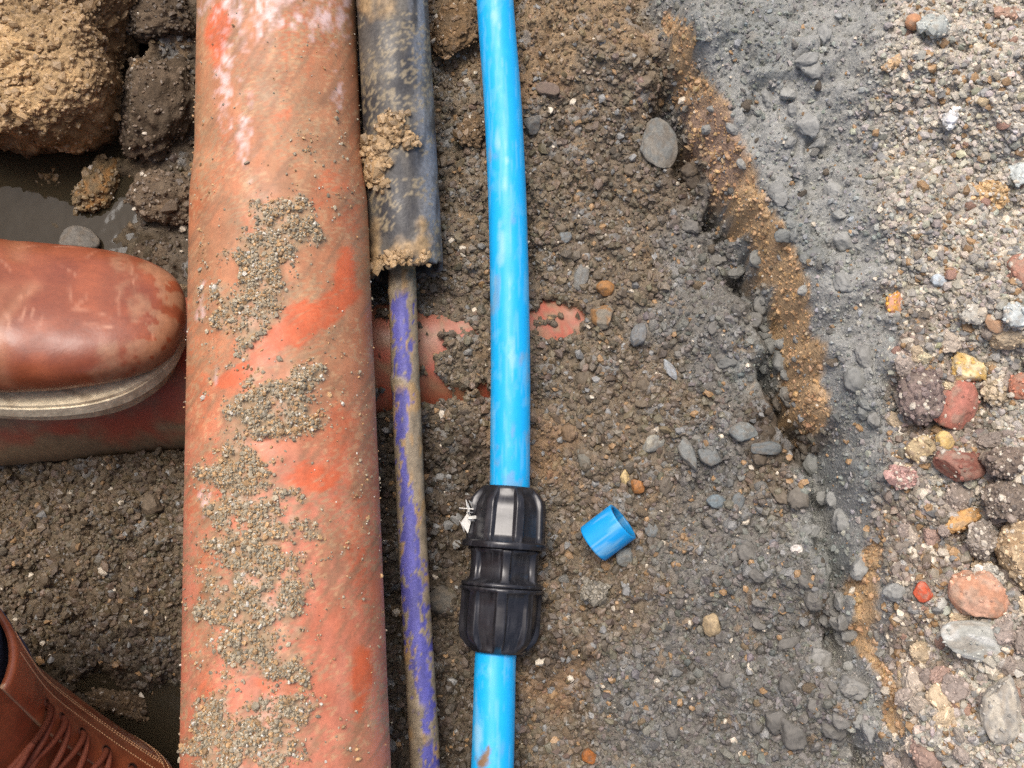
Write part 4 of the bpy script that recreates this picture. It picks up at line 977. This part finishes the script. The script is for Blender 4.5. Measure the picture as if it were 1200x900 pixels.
def slab(name, prof, colr, parent, seed=0):
    """sole layer: outline swept through (z, inset) rows, closed"""
    n = len(OUT); cen = np.array([0, 0.]); T = np.roll(OUT, -1, 0) - np.roll(OUT, 1, 0); N = np.c_[T[:, 1], -T[:, 0]]; N /= np.linalg.norm(N, axis=1)[:, None]
    if ((OUT - cen) * N).sum() < 0: N = -N
    rows = [np.c_[OUT - N * ins, np.full(n, z)] for z, ins in prof]
    V = np.vstack(rows + [np.array([[0, 0, prof[0][0]], [0, 0, prof[-1][0]]])]); k = len(prof) * n
    j = np.arange(n); j2 = (j + 1) % n; o = (len(prof) - 1) * n
    fl = [grid_faces(len(prof), n, True), np.stack([j2, j, np.full(n, k)], -1), np.stack([o + j, o + j2, np.full(n, k + 1)], -1)]
    c = np.ones(V.shape) * srgb(colr); g = fbm3(V * 90 + seed, 4, 1)
    c = mix(c, srgb((138, 112, 82)) + 0 * c, sstep(.5, .68, g) * .45) * (0.8 + .4 * fbm3(V * 500, 2, 2))[:, None]
    return obj(name, mesh(name, V, fl, c, False), M_SOLE, parent)

def strip_boxes(name, paths, ln, wd, ht, colr, parent, mat):
    Vs_, Fs_ = [], []
    for pts, nrm_ in paths:
        for a in range(0, len(pts) - 1):
            p0, p1 = pts[a], pts[a + 1]; t = p1 - p0; L_ = np.linalg.norm(t)
            if L_ < 1e-6: continue
            t = t / L_; n = nrm_[a]; s_ = np.cross(t, n); s_ /= np.linalg.norm(s_) + 1e-9; m = (p0 + p1) / 2; k = len(Vs_)
            for e, wq, h in ((-1,-1,-.3),(1,-1,-.3),(1,1,-.3),(-1,1,-.3),(-.7,-.6,1),(.7,-.6,1),(.7,.6,1),(-.7,.6,1)):
                Vs_.append(m + t * e * ln * L_ * .5 + s_ * wq * wd * .5 + n * h * ht)
            Fs_ += [[k+q for q in f] for f in ((0,3,2,1),(4,5,6,7),(0,1,5,4),(1,2,6,5),(2,3,7,6),(3,0,4,7))]
    V = np.array(Vs_)
    return obj(name, mesh(name, V, np.array(Fs_), np.tile(srgb(colr), (len(V), 1)), False), mat, parent, 'stuff')

def make_boot(label, muddy_toe, q0=4.75):
    root = empty('leather_boot'); tag(root, label, 'boot')
    nu, nv = 240, 130
    u = np.linspace(0, len(TB) - 1.001, nu) ** 1.0; th = np.linspace(0, 2 * np.pi, nv, endpoint=False)
    U, TH = np.meshgrid(u, th, indexing='ij'); S = boot_s(U, TH); N = boot_n(U, TH)
    cr = 0
    for xc, wd_, a in ((.072, .0050, .0011), (.060, .006, .0008)):
        line = S[..., 0] - xc - (n2(S[..., 1] * 60, S[..., 0] * 0, 3) - .5) * .012 + 4 * S[..., 1] ** 2
        cr = cr + a * np.exp(-(line / wd_) ** 2) * sstep(.04, .055, S[..., 2]) * sstep(.3, .6, n2(S[..., 1] * 45 + xc * 900, S[..., 0] * 10, 2))
    S = S + N * (-cr + .0012 * (fbm3(S * 40, 3, 1) - .5))[..., None]
    c = np.ones(S.shape) * srgb((138, 75, 48))
    c = mix(c, srgb((110, 48, 30)) + 0 * c, sstep(.36, .7, fbm3(S * 30, 5, 0)) * .35)
    c = mix(c, srgb((168, 92, 58)) + 0 * c, sstep(.45, .75, fbm3(S * 60 + 3, 5, 1)) * .5)
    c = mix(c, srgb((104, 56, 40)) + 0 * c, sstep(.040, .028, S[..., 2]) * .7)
    c = mix(c, srgb((190, 140, 104)) + 0 * c, np.clip(cr * 300, 0, .35))
    rs = np.random.default_rng(3)
    for _ in range(34):                                     # scuffs and scratches
        ax_, ay_ = rs.uniform(.0, .145), rs.uniform(-.04, .045); an = rs.uniform(0, 3.14); L_ = rs.uniform(.004, .022)
        ux, uy = math.cos(an), math.sin(an); dx_ = S[..., 0] - ax_; dy_ = S[..., 1] - ay_
        tt_ = np.clip(dx_ * ux + dy_ * uy, 0, L_); dd_ = np.hypot(dx_ - tt_ * ux, dy_ - tt_ * uy + 8 * tt_ ** 2)
        c = mix(c, srgb((204, 150, 120)) + 0 * c, np.exp(-(dd_ / rs.uniform(.0005, .0010)) ** 2) * (S[..., 2] > .035) * rs.uniform(.2, .6))
    if muddy_toe:
        nn = fbm3(S * 95, 5, 2)
        m = sstep(.122, .144, S[..., 0] + (nn - .5) * .07 + .2 * (np.abs(S[..., 1]) - .02)) * sstep(.46, .50, nn + .14 * sstep(.03, -.03, S[..., 2] - .05))
        rim = np.exp(-((S[..., 0] - .122 + 6 * S[..., 1] ** 2 + (nn - .5) * .03) / .004) ** 2) * sstep(.0, .5, nn) * .8
        m = np.maximum(m, rim * sstep(.005, .03, S[..., 1] + .02))
        m = np.maximum(m, sstep(.038, .030, S[..., 2]) * sstep(.05, .15, S[..., 0]) * sstep(.42, .55, nn))
        c = mix(c, srgb((164, 128, 98)) * (0.75 + .5 * fbm3(S * 400, 3, 0)[..., None]), m * .55)
    else:
        m = sstep(.5, .62, fbm3(S * 60, 4, 2)) * sstep(.055, .035, S[..., 2])
        c = mix(c, srgb((140, 112, 84)) + 0 * c, m * .6)
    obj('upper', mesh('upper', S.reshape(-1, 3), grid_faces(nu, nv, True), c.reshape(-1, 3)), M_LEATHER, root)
    slab('outsole', [(0, .012), (.002, .008), (.012, .007), (.0155, .007)], (214, 194, 158), root, 1)
    slab('midsole', [(.0156, .0016), (.0162, .0002), (.0236, 0), (.0240, .0006)], (226, 212, 180), root, 2)
    slab('welt', [(.0241, .0020), (.0244, .0010), (.0262, .0012), (.0268, .0035)], (222, 206, 172), root, 3)
    stitch = []
    for sg in (1, -1):
        na, nb = 80, 40
        a = np.linspace(0, 1, na)[:, None] + np.zeros(nb)[None]; bb = np.linspace(0, 1, nb)[None] + np.zeros(na)[:, None]
        def quarter(a, bb):
            u0 = q0 + 1.6 * bb ** 1.3 + .55 * np.clip(1 - bb * 7, 0, 1) ** 2
            th0 = math.radians(27) - math.radians(5) * a
            return u0 + a * (len(TB) - 1.01 - u0), sg * (th0 + bb * (math.radians(158) - th0))
        Uq, Tq = quarter(a, bb); So = boot_s(Uq, Tq); No = boot_n(Uq, Tq)
        hump = .0034 + .0004 * (fbm3(So * 60, 3, 1) - .5)
        edge_ = np.minimum(np.minimum(a * 60, bb * 40), np.minimum((1 - a) * 60, 2)); hump = hump - .0010 * (1 - np.clip(edge_, 0, 1)) ** 2
        Vo = So + No * hump[..., None]; Vi = So - No * .0005
        k = na * nb; Fg = grid_faces(na, nb)
        ring = np.concatenate([np.arange(nb), (np.arange(1, na)) * nb + nb - 1, (na - 1) * nb + np.arange(nb - 2, -1, -1), np.arange(na - 2, 0, -1) * nb])
        r2 = np.roll(ring, -1)
        c = np.ones(Vo.shape) * srgb((156, 86, 54))
        c = mix(c, srgb((116, 54, 32)) + 0 * c, sstep(.42, .62, fbm3(Vo * 55, 4, 3)) * .7)
        c = mix(c, srgb((184, 140, 104)) + 0 * c, sstep(.52, .66, fbm3(Vo * 90, 4, 2)) * sstep(.1, .5, bb) * .5)
        ce = c.copy(); ce[:, 0] = srgb((214, 180, 140))
        obj('quarter', mesh('quarter', np.vstack([Vo.reshape(-1, 3), Vi.reshape(-1, 3)]), [Fg, Fg[:, ::-1] + k, np.stack([ring, ring + k, r2 + k, r2], -1)], np.vstack([c.reshape(-1, 3), ce.reshape(-1, 3)])), M_LEATHER, root)
        for bq, a0 in ((.19, .03), (.275, .06), (.30, .06)):
            aq = np.linspace(a0, .97, 90); uu, tq = quarter(aq, np.full(90, bq)); nn_ = boot_n(uu, tq); stitch.append((boot_s(uu, tq) + nn_ * .0036, nn_))
        for aq_ in (.035, .06):
            bq = np.linspace(.06, .9, 50); uu, tq = quarter(np.full(50, aq_), bq); nn_ = boot_n(uu, tq); stitch.append((boot_s(uu, tq) + nn_ * .0036, nn_))
    strip_boxes('stitching', stitch, .62, .0008, .0003, (206, 160, 118), root, M_LACE)
    EA = np.array([.09, .21, .33, .45, .57, .69]); eye = {1: [], -1: []}; eyeut = {1: [], -1: []}
    for sg in (1, -1):
        for a_ in EA:
            u0 = q0 + 1.6 * .10 ** 1.3; th0 = math.radians(27) - math.radians(5) * a_
            uu = np.array([u0 + a_ * (len(TB) - 1.01 - u0)]); tq = np.array([sg * (th0 + .10 * (math.radians(158) - th0))])
            p0 = boot_s(uu, tq)[0]; n0 = boot_n(uu, tq)[0]; eye[sg].append((p0, n0)); eyeut[sg].append((uu[0], tq[0]))
            t1 = np.cross(n0, [0, 1, 0]); t1 /= np.linalg.norm(t1); t2 = np.cross(n0, t1); q = np.linspace(0, 2 * np.pi, 16, endpoint=False)
            rings = [p0 + n0 * h + (np.cos(q)[:, None] * t1 + np.sin(q)[:, None] * t2) * rr_ for rr_, h in ((.0034, .0034), (.0030, .0042), (.0024, .0042), (.0022, .0036), (.0002, .0036))]
            cc2 = np.repeat(np.array([srgb((86, 48, 32)), srgb((96, 54, 36)), srgb((60, 34, 24)), srgb((22, 14, 10)), srgb((18, 12, 9))]), 16, 0)
            obj('eyelet', mesh('eyelet', np.vstack(rings), grid_faces(5, 16, True), cc2), M_LACE, root)
    for i in range(len(EA)):
        for sg in (1, -1):
            p0, n0 = eye[sg][i]
            if i + 1 < len(EA): p1, n1 = eye[-sg][i + 1]
            else: p1, n1 = eye[-sg][i]
            j_ = min(i + 1, len(EA) - 1); ts = np.linspace(0, 1, 40)
            u_a, t_a = eyeut[sg][i]; u_b, t_b = eyeut[-sg][j_]
            uu = u_a + (u_b - u_a) * ts; tq = t_a + (t_b - t_a) * ts
            lift = np.interp(ts, [0, .06, .14, .4, .5, .6, .86, .94, 1], [.0030, .0062, .0066, .0048, .0052 + .003 * (sg > 0), .0048, .0066, .0062, .0030])
            pts = boot_s(uu, tq) + boot_n(uu, tq) * lift[:, None]
            tube('lace', pts, np.full(40, .0019), 10, srgb((112, 58, 38)), M_LACE, root, caps=True)
    return root

def pose(root, toe_world, heading, pitch, roll):
    Mx = Matrix.Rotation(math.radians(heading), 4, 'Z') @ Matrix.Rotation(math.radians(pitch), 4, 'Y') @ Matrix.Rotation(math.radians(roll), 4, 'X')
    off_ = Mx @ Vector((.156, 0, .03)); root.matrix_world = Matrix.Translation(Vector(toe_world) - off_) @ Mx

boot1 = make_boot('polished brown leather boot toe with muddy tip and cream midsole, pressed against the orange pipe', True, 5.6)
pose(boot1, P(221, 388, .036), 3, 3, -24)
boot2 = make_boot('brown leather boot with laces and light stitching in the lower left corner', False, 5.5)
pose(boot2, P(318, 1140, -.045), -37, 2, -20)
# denim leg standing in the laced boot
Mw = boot2.matrix_world
lp = catmull([np.array(Mw @ Vector(q)) for q in ((-.092, 0, .10), (-.093, 0, .16), (-.10, 0, .21), (-.110, 0, .25), (-.118, 0, .29))], 90)
Vl, Dl = tube_pts(lp, np.full(90, .05), 72)
lr = .049 + .010 * np.linspace(0, 1, 90)[:, None] ** 1.2 + .004 * (fbm3(Vl * np.array([30, 30, 60]), 3, 1) - .5)
leg = tube('trouser_leg', lp, lr, 72, lambda V, D: srgb((86, 94, 114)) * (0.75 + .5 * fbm3(V * 500, 3, 2))[..., None] * np.ones(3), M_DENIM, caps=True)
tag(leg, 'dark blue denim trouser leg standing in the laced boot', 'trousers')
